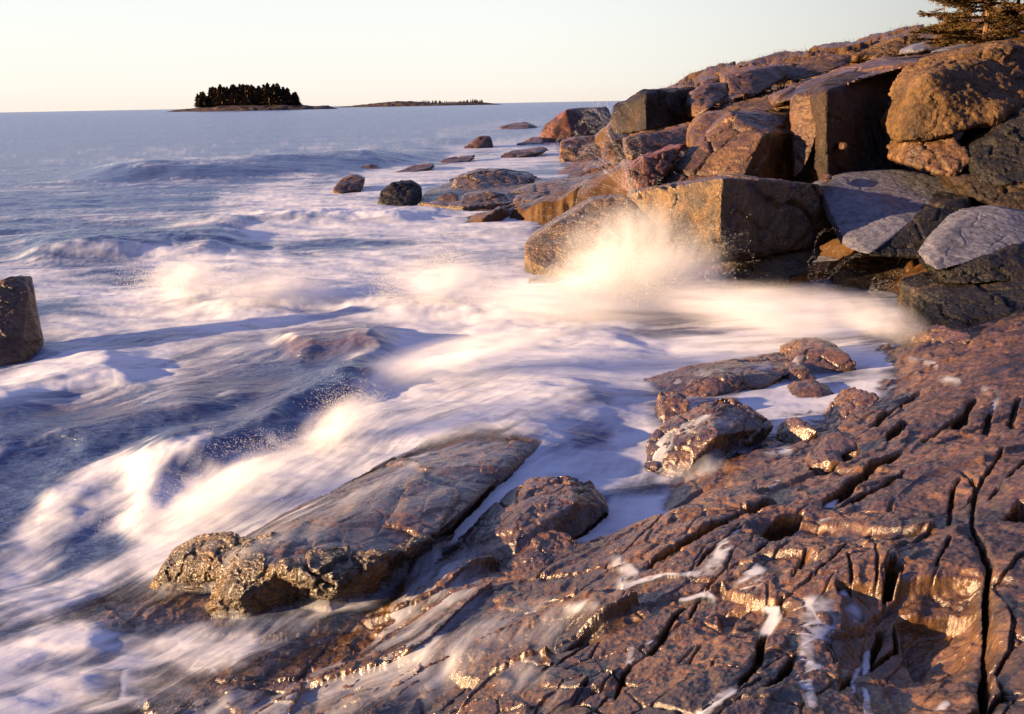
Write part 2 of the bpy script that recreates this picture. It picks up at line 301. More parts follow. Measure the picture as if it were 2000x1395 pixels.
# cracks traced on the shelf: (half width m, depth m, lift of the left lip, points)
cracks = [
 (.05,.16,.05,[(1268,1100),(1320,1064),(1392,1024),(1448,998),(1504,984),(1556,982)]),
 (.016,.10,.02,[(1548,1128),(1560,1098),(1574,1072)]),
 (.024,.20,.0,[(1922,1395),(1924,1300),(1926,1160),(1932,1112),(1920,1080),(1892,1044)]),
 (.012,.10,.0,[(1932,1112),(1915,1060),(1899,1035)]),
 (.014,.10,.0,[(1898,1040),(1900,1000),(1908,952),(1880,918)]),
 (.075,.17,.03,[(1614,980),(1650,950),(1690,915),(1722,898),(1762,880)]),
 (.020,.12,.02,[(1632,988),(1680,962),(1732,936),(1768,918)]),
 (.018,.11,.0,[(1852,1028),(1858,985),(1864,950),(1876,930)]),
 (.07,.16,.02,[(1870,830),(1890,795),(1906,770)]),
 (.020,.12,.0,[(1790,865),(1830,840),(1868,815),(1880,806)]),
 (.030,.14,.0,[(1925,845),(1932,808),(1946,780)]),
 (.026,.12,.0,[(1990,850),(1975,812),(1994,770)]),
 (.07,.16,.04,[(1708,828),(1740,800),(1770,778),(1800,758)]),
 (.018,.10,.0,[(1788,1022),(1812,1010),(1822,1002)]),
 (.007,.05,.0,[(1624,1000),(1700,996),(1744,1005),(1788,1020)]),
 (.012,.07,.0,[(1700,1044),(1740,1046),(1820,1036),(1858,1030)]),
 (.020,.12,.01,[(1440,1345),(1482,1296),(1488,1248),(1512,1200),(1530,1165)]),
 (.018,.12,.0,[(1496,1352),(1528,1316),(1562,1278)]),
 (.018,.12,.0,[(1640,1356),(1672,1320),(1692,1280),(1720,1224),(1726,1196)]),
 (.012,.10,.0,[(1752,1190),(1754,1240),(1692,1280)]),
 (.018,.10,.02,[(1200,1360),(1220,1304),(1264,1264),(1308,1208),(1338,1168)]),
 (.009,.06,.0,[(1344,1288),(1376,1234)]),
 (.012,.06,.01,[(1364,1100),(1376,1076),(1424,1044),(1450,1026)]),
 (.009,.06,.0,[(1576,1140),(1632,1088),(1680,1048),(1706,1036)]),
 (.007,.05,.0,[(1656,1084),(1662,1146)]), (.007,.05,.0,[(1706,1040),(1710,1150)]),
 (.010,.06,.0,[(1828,1104),(1846,1072),(1856,1052)]),
 (.012,.08,.0,[(1480,1075),(1500,1050),(1520,1030)]),
 (.012,.07,.0,[(1350,1190),(1372,1140),(1400,1120)]),
 (.012,.08,.01,[(1020,1345),(1080,1290),(1130,1255),(1160,1240)]),
 (.014,.08,.0,[(1110,1330),(1190,1310),(1250,1330)]),
 (.012,.08,.0,[(890,1340),(960,1290),(1060,1230)]),
 (.014,.08,.0,[(700,1190),(800,1120),(880,1075)]),
 (.012,.07,.0,[(960,1225),(1040,1185),(1120,1170)]),
 (.014,.09,.0,[(1960,940),(1990,905),(2020,880)]), (.010,.07,.0,[(1905,960),(1945,900),(1960,880)]), (.010,.07,.0,[(1932,980),(1975,925)]),
]
def world_line(pts): return [tuple(onground(px, py)[:2]) for px, py in pts]
near = rad < 14; nx_, ny_ = gx[near] + 0.006 * fbm2(gx[near] * 9, gy[near] * 9, 3, 61), gy[near] + 0.008 * fbm2(gx[near] * 9, gy[near] * 9, 3, 62)
Dn = D[near]; wvar = 0.75 + 0.6 * fbm2(nx_ * 3, ny_ * 3, 3, 63)
for hw, dep, lift, pts in cracks:
    hw *= .52; lift *= .4
    pl = world_line(pts); xs = [p[0] for p in pl]; ys = [p[1] for p in pl]
    b = np.where((nx_ > min(xs) - .5) & (nx_ < max(xs) + .5) & (ny_ > min(ys) - .5) & (ny_ < max(ys) + .5))[0]
    d, t, s = segdist(nx_[b], ny_[b], pl, True)
    tap = np.clip(np.minimum(t, 1 - t) * 8 + 0.35, 0, 1); ww = hw * tap * wvar[b]
    Dn[b] = Dn[b] - dep * tap * (1 - ss(0.6, 1.2 + .5 * gs[near][b] / hw, d / ww)) - 0.12 * dep * np.exp(-(d / (hw * 1.5)) ** 2)
    if lift: Dn[b] += lift * np.where(s > 0, 1, -0.4) * np.exp(-d / 0.16) * (1 - np.exp(-d / hw)) * np.clip(np.minimum(t, 1 - t) * 5, 0, 1)
# pits, and the two ledges of the right-hand block
for poly, dep, soft in [([(1744,1092),(1766,1098),(1750,1128),(1742,1150),(1730,1150),(1732,1110)], .30, .012), ([(1636,1146),(1658,1146),(1660,1164),(1642,1166)], .16, .012),
                        ([(1490,1036),(1500,1018),(1540,1004),(1566,1000),(1562,1014),(1530,1030)], .20, .015), ([(1585,915),(1600,880),(1640,858),(1674,862),(1678,884),(1655,900),(1610,918)], .22, .02),
                        ([(1735,842),(1765,815),(1778,818),(1752,846),(1736,856)], .16, .02), ([(1965,1020),(1992,985),(2030,980),(2030,1022)], .2, .02)]:
    pw = world_line(poly); ins = inpoly(nx_, ny_, pw)
    xs = [p[0] for p in pw]; ys = [p[1] for p in pw]; b = (nx_ > min(xs) - .2) & (nx_ < max(xs) + .2) & (ny_ > min(ys) - .2) & (ny_ < max(ys) + .2); b = np.where(b)[0]
    d, _ = segdist(nx_[b], ny_[b], pw + pw[:1]); sd_ = np.where(ins[b], d, -d); Dn[b] -= dep * ss(-soft, soft, sd_)
def ledge(pts, drop, soft, reach, side=-1):      # ground steps down on one side of the line
    global Dn
    pl = world_line(pts); xs = [p[0] for p in pl]; ys = [p[1] for p in pl]
    b = np.where((nx_ > min(xs) - reach) & (nx_ < max(xs) + reach) & (ny_ > min(ys) - reach) & (ny_ < max(ys) + reach))[0]
    d, t, s = segdist(nx_[b], ny_[b], pl, True); sd_ = d * s * side
    tap = np.clip(np.minimum(t, 1 - t) * 10, 0, 1); Dn[b] -= drop * tap * ss(-soft, soft, sd_) * (1 - ss(reach * .5, reach, d))
ledge([(1640,1150),(1745,1150),(1790,1130),(1860,1128),(1924,1132)], .07, .012, .6)
ledge([(1752,1178),(1800,1180),(1860,1176),(1924,1186)], .09, .012, .6)
ledge([(1480,1078),(1560,1075),(1620,1090)], .05, .02, .3)
ledge([(1400,1180),(1470,1170),(1550,1180)], .05, .02, .3)
ledge([(885,1395),(905,1345),(960,1300),(1060,1270),(1190,1230)], .10, .03, .5, 1)
ledge([(1450,1020),(1530,1012),(1620,1018),(1700,1036),(1860,1042)], .05, .02, .35)
D[near] = Dn
HG = HB + D
del wx, wy, f1, f2, cr, ox, oy, e1, g1, g2, gr, px_, py_, e2, h1, h2, hr, hx_, hy_
keep = (HG > -0.9)
# two rock looks on one sheet: wet shelf near, dry headland far (by where the rock is, blended over the sheet)
def ground_mat():
    m = M_SHELF.copy(); m.name = 'ground_rock'; N = m.node_tree.nodes; L = m.node_tree.links
    b = [n for n in N if n.type == 'BSDF_PRINCIPLED'][0]
    at = N.new('ShaderNodeAttribute'); at.attribute_name = 'dry'
    mul = b.inputs['Base Color'].links[0].from_socket
    geo = N.new('ShaderNodeNewGeometry'); c2 = ramp(N, L, noise(N, L, geo.outputs['Position'], 0.8, 8, 0.65, 0.3), [(0.3, (0.02, 0.012, 0.006)), (0.45, (0.07, 0.038, 0.016)), (0.6, (0.11, 0.060, 0.025)), (0.75, (0.08, 0.04, 0.018))])
    x = N.new('ShaderNodeMix'); x.data_type = 'RGBA'; L.new(at.outputs['Fac'], x.inputs[0]); L.new(mul, x.inputs[6]); L.new(c2, x.inputs[7]); L.new(x.outputs[2], b.inputs['Base Color'])
    L.new(math_(N, L, 'MULTIPLY_ADD', at.outputs['Fac'], -.7, .8), b.inputs['Specular IOR Level']); L.new(math_(N, L, 'MULTIPLY_ADD', at.outputs['Fac'], -.38, .38), b.inputs['Coat Weight'])
    return m
M_GROUND = ground_mat()
ground = grid_mesh('ground', np.stack([gx, gy, HG], 1), nrg, NCG, M_GROUND, {'dry': ss(12, 18, gy)}, keep)
tag(ground, kind='structure')

# ------------------------------------------------------------ boulders
ROCKS = []
def rock(name, label, front, back=1.0, mat=M_BLOCK, vox=None, amp=0.05, cat='boulder', group=None, extra=(), rise=0.0, shrink=0.12, crack=1.0, seed=None, sink=0.0, round_=0, facet=0.5, extr=None, zb=None, zm=False):
    """front: (px, py, Y) corners seen by the camera; pushed back by `back` metres for the far side; hull, fine mesh, relief"""
    if zm: P = [atZ(*p) for p in front]
    else: P = [atY(*p) for p in front]
    if zb is not None:                           # stand the rock on that level, along the same sight lines
        kf = (CAM[2] - zb) / (CAM[2] - min(p[2] for p in P)); P = [CAM + (p - CAM) * kf for p in P]
    cen = np.mean(P, 0)
    Q = [np.array(p) for p in P]
    for p in P:
        q = p + np.array(((cen[0] - p[0]) * shrink + back * 0.25 * p[0] / p[1], back, rise)); q[2] -= shrink * (q[2] - cen[2]) if q[2] > cen[2] else 0; Q.append(q)
    for p in extra: Q.append(atY(*p))
    if extr: Q += [np.array(p) for p in extr]
    if sink:
        zlo = min(q[2] for q in Q)
        for q in list(Q):
            if q[2] < zlo + 0.35 * (max(k[2] for k in Q) - zlo): Q.append(q - np.array((0, 0, sink)))
    base = np.array((cen[0], cen[1], min(q[2] for q in Q)))
    bm = bmesh.new()
    for q in Q: bm.verts.new(q - base)
    r = bmesh.ops.convex_hull(bm, input=bm.verts)
    bmesh.ops.delete(bm, geom=[g for g in r['geom_interior'] if isinstance(g, bmesh.types.BMVert)], context='VERTS')
    me = bpy.data.meshes.new(name); bm.to_mesh(me); bm.free(); o = bpy.data.objects.new(name, me); C.objects.link(o)
    dist = np.linalg.norm(cen - CAM); vox = vox or max(0.008, dist * 0.0021)
    md = o.modifiers.new('r', 'REMESH'); md.mode = 'VOXEL'; md.voxel_size = vox
    if round_:
        sm = o.modifiers.new('s', 'SMOOTH'); sm.iterations = round_; sm.factor = 0.8
    dg = bpy.context.evaluated_depsgraph_get(); me2 = bpy.data.meshes.new_from_object(o.evaluated_get(dg)); o.modifiers.clear(); o.data = me2; bpy.data.meshes.remove(me); me2.name = name
    n = len(me2.vertices); co = np.empty(n * 3, np.float32); me2.vertices.foreach_get('co', co); co = co.reshape(-1, 3).astype(float)
    no = np.empty(n * 3, np.float32); me2.vertex_normals.foreach_get('vector', no); no = no.reshape(-1, 3)
    s = seed if seed is not None else len(ROCKS) * 7 + 3
    W = co + base * 1.0; size = float(np.max(co.max(0) - co.min(0)))
    k = 2.2 / size
    warp = np.stack([fbm3(W, 1.5 * k, 3, s + 1), fbm3(W, 1.5 * k, 3, s + 2), fbm3(W, 1.5 * k, 3, s + 3)], 1) * 0.12 * size
    f1, f2, cr = voro3(W + warp, 1.9 * k, s); g1, g2, gr = voro3(W + warp * .5, 5.2 * k, s + 5)
    d = amp * (0.75 * fbm3(W, 1.2 * k, 4, s) + facet * (cr - 0.5) * 1.4 + facet * 0.45 * (gr - 0.5) + 0.38 * fbm3(W, 6 * k, 5, s + 9, 0.62) + 0.45 * (0.3 - np.abs(fbm3(W, 8 * k, 5, s + 10, 0.65))))
    d -= amp * crack * (1.3 * (1 - ss(0, 0.07, f2 - f1)) * ss(-.2, .3, fbm3(W, 0.9 * k, 2, s + 12)) + 0.5 * (1 - ss(0, 0.08, g2 - g1)) * ss(-.1, .3, fbm3(W, 1.7 * k, 2, s + 13)))
    co = co + no * d[:, None]
    me2.vertices.foreach_set('co', co.astype(np.float32).ravel()); me2.polygons.foreach_set('use_smooth', np.ones(len(me2.polygons), bool))
    me2.materials.clear(); me2.materials.append(mat); o.location = base; me2.update()
    tag(o, label, cat, group); ROCKS.append(o); return o

# --- the pile on the shore, from the water backwards
rock('boulder', 'huge overhanging boulder with a gold lit left face and a black right face',
     [(1226,380,13.89),(1412,346,12.54),(1405,455,12.43),(1425,500,12.54),(1368,524,12.71),(1300,452,13.33),(1490,352,13.33),(1600,360,14.22),(1634,392,14.56),(1646,424,14.67),(1642,462,14.67),(1602,481,14.34),(1494,496,13.22)], .9, M_BARN, amp=0.07, rise=0.05)
rock('boulder', 'long gold crusted slab wedged under the overhanging boulder',
     [(1366,527,13.9),(1440,505,13.6),(1500,490,13.8),(1598,478,14.3),(1606,492,14.1),(1580,525,13.3),(1480,560,12.7),(1430,582,12.6),(1375,568,13.2)], .9, M_BARN, amp=0.05, sink=.3)
rock('boulder', 'low tilted slab partly under the main splash beside the sea',
     [(1022,478,14.2),(1062,450,14.5),(1160,392,15.2),(1222,384,15.2),(1300,440,14.4),(1375,530,13.2),(1300,560,12.7),(1180,560,12.9),(1040,515,13.6),(1024,500,13.9)], 1.2, M_BARN, amp=0.05, facet=.3, sink=.4, zb=-.05)
rock('boulder', 'three sided orange boulder with a black right face behind the overhanging boulder',
     [(1426,222,17.2),(1492,262,15.9),(1452,345,15.2),(1440,380,15.2),(1270,374,16.0),(1300,340,16.4),(1352,293,17.0),(1387,272,17.2),(1552,224,18.6),(1590,254,18.6),(1580,300,18.2),(1556,350,17.6)], .5, M_BLOCK, amp=0.07, rise=.15)
rock('boulder', 'reddish curved boulder leaning against the orange boulder above the slab',
     [(1214,372,15.8),(1224,338,15.9),(1258,308,16.1),(1338,280,16.6),(1322,318,16.3),(1276,366,15.6),(1240,378,15.6)], .9, M_RED, amp=0.05, round_=2)
rock('boulder', 'flat topped ledge block catching sun beside the three sided boulder',
     [(1352,256,18.0),(1370,228,18.6),(1400,214,19.4),(1425,222,18.6),(1392,262,17.5),(1388,278,17.4),(1353,292,17.2),(1350,270,17.6)], 1.0, M_BLOCK, amp=0.05)
rock('boulder', 'wide sunlit tan block low in front of the dark overhang',
     [(1221,272,18.5),(1258,265,18.8),(1352,243,19.8),(1353,292,18.6),(1240,314,17.9),(1222,305,18.1)], 1.4, M_BLOCK, amp=0.06)
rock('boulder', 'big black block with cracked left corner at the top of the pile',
     [(1200,215,22.0),(1254,190,21.0),(1262,184,20.8),(1356,174,23.6),(1362,235,23.2),(1300,250,21.4),(1262,256,20.3),(1202,260,21.6),(1196,236,22)], 1.2, M_SHADED, amp=0.09, rise=.15)
rock('boulder', 'rounded sunlit block right of the big black block',
     [(1356,178,21.8),(1382,164,22.2),(1421,160,22.6),(1424,186,21.8),(1390,198,21.0),(1386,214,20.4),(1356,232,20.6),(1350,205,21.0)], 1.5, M_BLOCK, amp=0.07, round_=2)
rock('boulder', 'long brown block with flat lit top below the ridge',
     [(1421,155,22.5),(1465,138,23.2),(1538,128,24.5),(1538,150,23.8),(1472,192,21.5),(1426,186,21.6)], 1.8, M_BLOCK, amp=0.08, rise=.2)
rock('boulder', 'long brown ridge block with mossy edge under the skyline grass',
     [(1536,132,25.5),(1620,112,26.5),(1664,106,27),(1668,122,26),(1620,140,24.5),(1560,162,23.5),(1538,158,24)], 2.0, M_HEAD, amp=0.09, rise=.2)
rock('boulder', 'low brown slab between the ridge block and the dark cliff',
     [(1380,232,19.6),(1430,212,20.6),(1540,175,22.5),(1575,172,22),(1560,205,19.5),(1500,225,18.8),(1440,232,18.6)], 2.0, M_HEAD, amp=0.07, rise=.15)
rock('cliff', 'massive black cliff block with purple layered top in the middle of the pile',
     [(1585,190,16.6),(1600,240,15.9),(1614,180,16.0),(1680,152,17.4),(1760,130,19.2),(1830,114,21),(1862,120,21.5),(1812,180,20),(1790,330,18.8),(1740,356,17.4),(1618,358,15.3),(1590,352,15.7)], 1.2, M_SHADED, amp=0.08, rise=.25, cat='cliff', facet=.7)
rock('boulder', 'narrow sunlit rock rib standing against the black cliff',
     [(1550,184,17.1),(1575,176,17.0),(1606,182,16.5),(1612,204,16.2),(1606,232,16.1),(1592,280,15.9),(1572,330,15.7),(1552,350,15.8),(1560,315,16.0),(1584,258,16.4),(1556,214,16.9)], .35, M_BLOCK, amp=0.035)
rock('boulder', 'broken layered ledge of purple slabs on top of the black cliff',
     [(1500,190,19.5),(1570,160,19.5),(1640,132,20.5),(1720,112,22),(1830,104,23),(1870,112,20),(1760,132,17.4),(1680,154,16.7),(1610,184,16.5),(1556,188,17.5),(1510,205,18.6)], .4, M_BLOCK, amp=0.06, facet=.9)
rock('cliff', 'tall golden tan cliff block with wrinkled face beside the spruces',
     [(1808,158,14.8),(1824,141,15.2),(1870,120,15.8),(1916,104,16.2),(1968,87,16.4),(2030,78,16.6),(2030,200,14.9),(1985,206,14.6),(1940,236,14.3),(1860,260,14.1),(1780,278,14.3),(1774,256,14.5),(1790,180,14.8)], 1.8, M_TAN, amp=0.15, cat='cliff', rise=.1, vox=.032)
rock('boulder', 'brown knobbly boulder tucked under the golden cliff block',
     [(1770,290,14.6),(1782,278,14.5),(1858,264,14.3),(1900,310,13.8),(1868,346,13.6),(1820,335,13.8),(1772,320,14.2)], 1.2, M_BLOCK, amp=0.08)
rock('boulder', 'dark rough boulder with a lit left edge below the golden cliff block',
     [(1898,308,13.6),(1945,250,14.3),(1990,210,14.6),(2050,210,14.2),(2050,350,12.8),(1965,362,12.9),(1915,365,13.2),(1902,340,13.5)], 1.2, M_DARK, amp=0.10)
rock('boulder', 'pale lavender smooth slab rising right of the overhanging boulder',
     [(1600,362,14.6),(1660,341,15.2),(1758,334,15.5),(1806,341,15.2),(1866,360,14.5),(1893,380,13.9),(1844,397,13.4),(1776,434,12.7),(1742,466,12.4),(1696,498,12.1),(1655,485,12.5),(1635,440,13.2)], .45, M_PALE, amp=0.03, facet=.2, crack=.3, shrink=.0, vox=.018, round_=2)
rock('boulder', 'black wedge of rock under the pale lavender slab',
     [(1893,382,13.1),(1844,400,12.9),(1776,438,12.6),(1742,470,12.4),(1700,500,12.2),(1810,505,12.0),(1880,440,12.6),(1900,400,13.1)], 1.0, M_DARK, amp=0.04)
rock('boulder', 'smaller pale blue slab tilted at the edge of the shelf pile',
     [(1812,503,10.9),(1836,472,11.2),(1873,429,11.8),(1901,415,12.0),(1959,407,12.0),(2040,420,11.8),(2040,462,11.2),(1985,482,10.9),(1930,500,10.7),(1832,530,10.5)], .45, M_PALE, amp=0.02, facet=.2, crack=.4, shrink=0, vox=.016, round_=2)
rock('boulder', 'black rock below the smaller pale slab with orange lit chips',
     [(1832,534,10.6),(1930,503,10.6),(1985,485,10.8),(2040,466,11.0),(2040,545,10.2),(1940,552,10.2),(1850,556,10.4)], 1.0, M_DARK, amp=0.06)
rock('boulder', 'low gold crusted block with bluish flat top behind the right hand surge',
     [(1626,526,11.6),(1668,509,12.2),(1700,505,12.4),(1744,498,12.5),(1801,499,12.2),(1831,524,11.2),(1827,558,10.9),(1764,570,10.9),(1706,578,11.0),(1640,562,11.3)], .5, M_BARN, amp=0.035, facet=.3, shrink=.05, sink=.3, zb=.12)
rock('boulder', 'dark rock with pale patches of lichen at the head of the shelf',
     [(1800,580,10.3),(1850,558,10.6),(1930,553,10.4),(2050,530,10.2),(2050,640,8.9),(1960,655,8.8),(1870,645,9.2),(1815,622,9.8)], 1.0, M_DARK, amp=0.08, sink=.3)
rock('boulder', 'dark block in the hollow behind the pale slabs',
     [(1860,345,13.6),(1990,355,13.0),(2050,345,12.8),(2050,420,12.4),(1960,410,12.6),(1895,385,13.2)], 1.2, M_SHADED, amp=0.08)
rock('boulder', 'lit stone chip leaning at the foot of the black cliff',
     [(1605,358,14.2),(1618,340,14.5),(1628,342,14.5),(1624,356,14.2)], .3, M_BLOCK, amp=0.015)
rock('boulder', 'tiny orange stone stuck on the face of the black cliff',
     [(1644,292,15.4),(1646,280,15.4),(1655,278,15.4),(1657,285,15.4),(1652,295,15.4)], .5, M_BLOCK, amp=0.01)
# --- smaller blocks lying in the gaps: five shapes, copied
GAP = [(1245,262),(1300,262),(1335,300),(1362,305),(1300,335),(1205,268),(1212,300),(1240,330),(1265,345),(1420,205),(1452,208),(1400,240),(1378,250),(1500,205),(1530,200),(1545,172),(1470,215),(1385,160),(1432,140),(1460,130),(1600,122),(1640,125),(1575,140),(1600,150),(1660,128),(1700,120),(1730,118),(1500,150),
       (1650,350),(1668,345),(1690,352),(1720,345),(1745,340),(1640,358),(1880,365),(1905,385),(1850,350),(1925,395),(1760,310),(1775,335),(1800,345),(1590,345),(1745,128),(1790,116),(1820,110),(1850,108),(1700,104),(1650,112),(1480,128)]
protos = []
for i, (px, py) in enumerate(GAP):
    if i < 5:
        q = rnd.uniform
        o = rock('small_block', 'small brown angular block lodged between the big boulders or on the slope above them', [(px - 14 + q(-3, 3), py + 6, 20), (px - 9 + q(-3, 3), py - 8 + q(-2, 2), 20.4), (px + 8 + q(-4, 4), py - 10 + q(-2, 2), 20.6), (px + 15, py + q(-3, 3), 20.3), (px + 10, py + 8, 19.9), (px - 4, py + 9, 19.7)], .3, M_BLOCK, amp=.03, vox=.022, group='small blocks wedged among the shore boulders'); ROCKS.pop(); protos.append(o)
    else: o = protos[i % 5].copy(); C.objects.link(o)
    # stand it where the sight line meets the ground sheet
    d = ray(px, py); tt = np.linspace(10, 44, 400); P_ = CAM + d[None] * (tt / d[1])[:, None]; hz = H0(P_[:, 0], P_[:, 1]); k_ = np.where(P_[:, 2] < hz + .05)[0]; k_ = k_[0] if len(k_) else 250
    o.location = (P_[k_, 0], P_[k_, 1], P_[k_, 2] - .12); s_ = rnd.uniform(.8, 1.9) * P_[k_, 1] / 22; o.scale = (s_ * rnd.uniform(.8, 1.5), s_, s_ * rnd.uniform(.7, 1.1)); o.rotation_euler = (rnd.uniform(-.2, .2), rnd.uniform(-.2, .2), rnd.uniform(-.6, .6))
# --- ridge stones
rock('boulder', 'pointed pale orange stone on the skyline left of the spruces',
     [(1700,98,33),(1740,82,33.5),(1776,68,34),(1800,78,34),(1812,92,33.5),(1780,104,32.5),(1710,106,32.5)], 2, M_TAN, amp=0.09)
rock('boulder', 'row of small orange blocks along the skyline ridge',
     [(1660,108,31),(1680,98,31.5),(1742,92,31.5),(1780,94,31),(1780,108,30.5),(1740,114,30),(1664,118,30.5)], 1.5, M_TAN, amp=0.12, facet=1)
rock('boulder', 'shaded lavender block beneath the pointed skyline stone',
     [(1780,92,29.5),(1812,80,29.8),(1836,82,29.6),(1846,98,29),(1800,102,28.6),(1780,102,28.8)], 1.5, M_PALE, amp=0.04)
rock('boulder', 'long low lavender slab in front of the spruce trunks',
     [(1846,96,26),(1874,87,26.6),(1900,86,26.6),(1926,94,26),(1900,104,25),(1850,104,25)], 1.5, M_PALE, amp=0.04)
# --- rocks out in the surf
rock('sea_rock', 'tall surf rock with red brown left face and broken dark top',
     [(1055,266,46),(1064,244,46.5),(1108,213,46),(1150,210,50),(1185,210,51),(1197,228,50),(1196,262,48),(1120,272,45),(1062,280,45)], 4, M_RED, amp=0.20, cat='rock', sink=.8, zb=-.08)
rock('sea_rock', 'log shaped brown rock with a round lit end below the tall surf rock',
     [(1093,290,33),(1096,278,33.5),(1120,270,34),(1215,262,35),(1215,300,33),(1160,318,32),(1108,320,32),(1096,312,32.3)], 2.5, M_BLOCK, amp=0.12, cat='rock', sink=.6, round_=3, zb=-.08)
rock('sea_rock', 'small wedge shaped brown rock alone in the white water',
     [(903,290,41),(936,266,42),(958,267,42),(963,286,41.5),(930,293,40.6)], 2.5, M_BLOCK, amp=0.08, cat='rock', sink=.6, zb=-.08)
rock('sea_rock', 'flat dark skerry at the outer edge of the surf',
     [(974,250,62),(1000,242,64),(1034,240,64),(1052,248,63),(1030,253,60),(990,254,60)], 6, M_BLOCK, amp=0.2, cat='rock', sink=.8, zb=-.08)
rock('sea_rock', 'low dark rock strip left of the tall surf rock',
     [(1010,282,44),(1040,270,46),(1062,268,46),(1060,283,44),(1030,286,43.5)], 2, M_BLOCK, amp=0.10, cat='rock', sink=.6, zb=-.08)
rock('sea_rock', 'small brown rock tip breaking the swell far from shore',
     [(693,333,29.5),(704,325,29.8),(722,322,30),(745,330,29.6),(730,338,29),(700,338,29)], 1.0, M_BLOCK, amp=0.05, cat='rock', sink=.5, zb=-.08)
rock('sea_rock', 'black barnacled rock washed on its right by a small cascade',
     [(734,404,22.9),(742,372,23.2),(764,358,23.4),(800,356,23.6),(822,368,23.4),(820,394,22.9),(790,408,22.3),(745,410,22.4)], 1.3, M_DARK, amp=0.09, cat='rock', sink=.5, round_=2, zb=-.08)
rock('sea_rock', 'little rounded brown rock between the cascade and the long ledge',
     [(852,404,22.4),(858,384,22.7),(878,376,22.9),(896,384,22.6),(894,404,22.1),(870,408,22)], .8, M_BLOCK, amp=0.05, cat='rock', sink=.4, round_=3, zb=-.08)
rock('sea_rock', 'humped golden brown rock at the seaward end of the long ledge',
     [(878,365,24.6),(888,346,25),(930,334,25.4),(975,333,25.8),(1050,342,26.2),(1046,352,25.4),(960,362,24.4),(936,382,23.4),(900,388,23.3)], 1.6, M_BARN, amp=0.10, cat='rock', sink=.5, zb=-.08)
rock('sea_rock', 'square edged gold block on the near side of the long ledge',
     [(898,394,22.3),(902,384,22.7),(955,374,23.0),(990,382,22.9),(994,408,22.0),(945,415,21.7),(900,414,21.9)], 1.2, M_BARN, amp=0.05, cat='rock', sink=.4, zb=-.08)
rock('sea_rock', 'long low barnacled ledge reaching from the pile into the surf',
     [(985,385,23.2),(1040,362,24.5),(1130,350,25.5),(1230,340,25),(1230,380,22),(1130,390,21.8),(1050,402,21.5),(990,415,21.6)], 1.5, M_BARN, amp=0.06, cat='rock', sink=.5, zb=-.08)
rock('sea_rock', 'knobbly small gold rock at the near corner of the long ledge',
     [(982,422,21),(990,408,21.3),(1008,405,21.4),(1024,414,21.1),(1018,426,20.7),(994,428,20.7)], .6, M_BARN, amp=0.05, cat='rock', sink=.4, round_=2, zb=-.08)
rock('sea_rock', 'broad flat ledge behind the splash arcs reaching to the boulder pile',
     [(1075,345,27),(1120,322,28.5),(1200,305,29),(1260,310,27),(1250,345,24.5),(1150,356,24.5)], 2, M_BLOCK, amp=0.08, cat='rock', sink=.5, zb=-.08)
rock('sea_rock', 'dark brown tapering rock stump with a sunlit left shoulder in open surging water',
     [(-110,585,9.0),(-50,575,9.0),(-20,566,9.0),(2,550,9.1),(24,539,9.25),(46,541,9.3),(54,562,9.1),(60,600,8.95),(68,650,8.8),(80,700,8.6),(40,706,8.3),(-20,718,8.1),(-90,730,8.0)], .25, M_BLOCK, amp=0.04, crack=.25, facet=.3, cat='rock', sink=.25, vox=.018, zb=-.08)
rock('sea_rock', 'pale brown hump with foam spilling over it seaward of the black barnacled rock',
     [(648,372,26),(662,350,27),(690,342,27.3),(712,350,27),(700,368,26.3),(668,380,25.8)], 1.2, M_BLOCK, amp=0.06, cat='rock', sink=.4, round_=3, zb=-.05)
rock('sea_rock', 'flat brown reef barely awash joining the black barnacled rock to the golden humped rock',
     [(815,396,.10),(830,372,.16),(890,345,.20),(990,336,.22),(1090,346,.24),(1095,372,.2),(990,396,.14),(900,404,.10)], .3, M_BARN, amp=0.05, cat='rock', sink=.3, zm=True)
rock('sea_rock', 'thin dark streak of rock awash above the black barnacled rock',
     [(770,338,30),(800,326,31),(846,320,31.5),(850,326,31),(800,340,29.8)], 1.2, M_BLOCK, amp=0.06, cat='rock', sink=.4, zb=-.05)
rock('sea_rock', 'narrow brown rock awash halfway between the wedge rock and the long ledge',
     [(855,316,34),(880,308,35),(930,304,35.5),(926,312,34.6),(880,322,33.6)], 1.2, M_BLOCK, amp=0.06, cat='rock', sink=.4, zb=-.05)
rock('sea_rock', 'low reef of dark rock between the wedge rock and the tall surf rock',
     [(975,306,36),(1000,296,37),(1060,288,38),(1075,294,37.4),(1030,304,36),(990,312,35.5)], 1.5, M_BLOCK, amp=0.08, cat='rock', sink=.4, zb=-.05)
rock('sea_rock', 'brown weedy reef at the seaward foot of the pile behind the spray',
     [(1100,330,29),(1150,318,30),(1215,312,30),(1222,335,28),(1170,345,27.2),(1110,342,27.6)], 1.5, M_BARN, amp=0.08, cat='rock', sink=.4, zb=-.05)
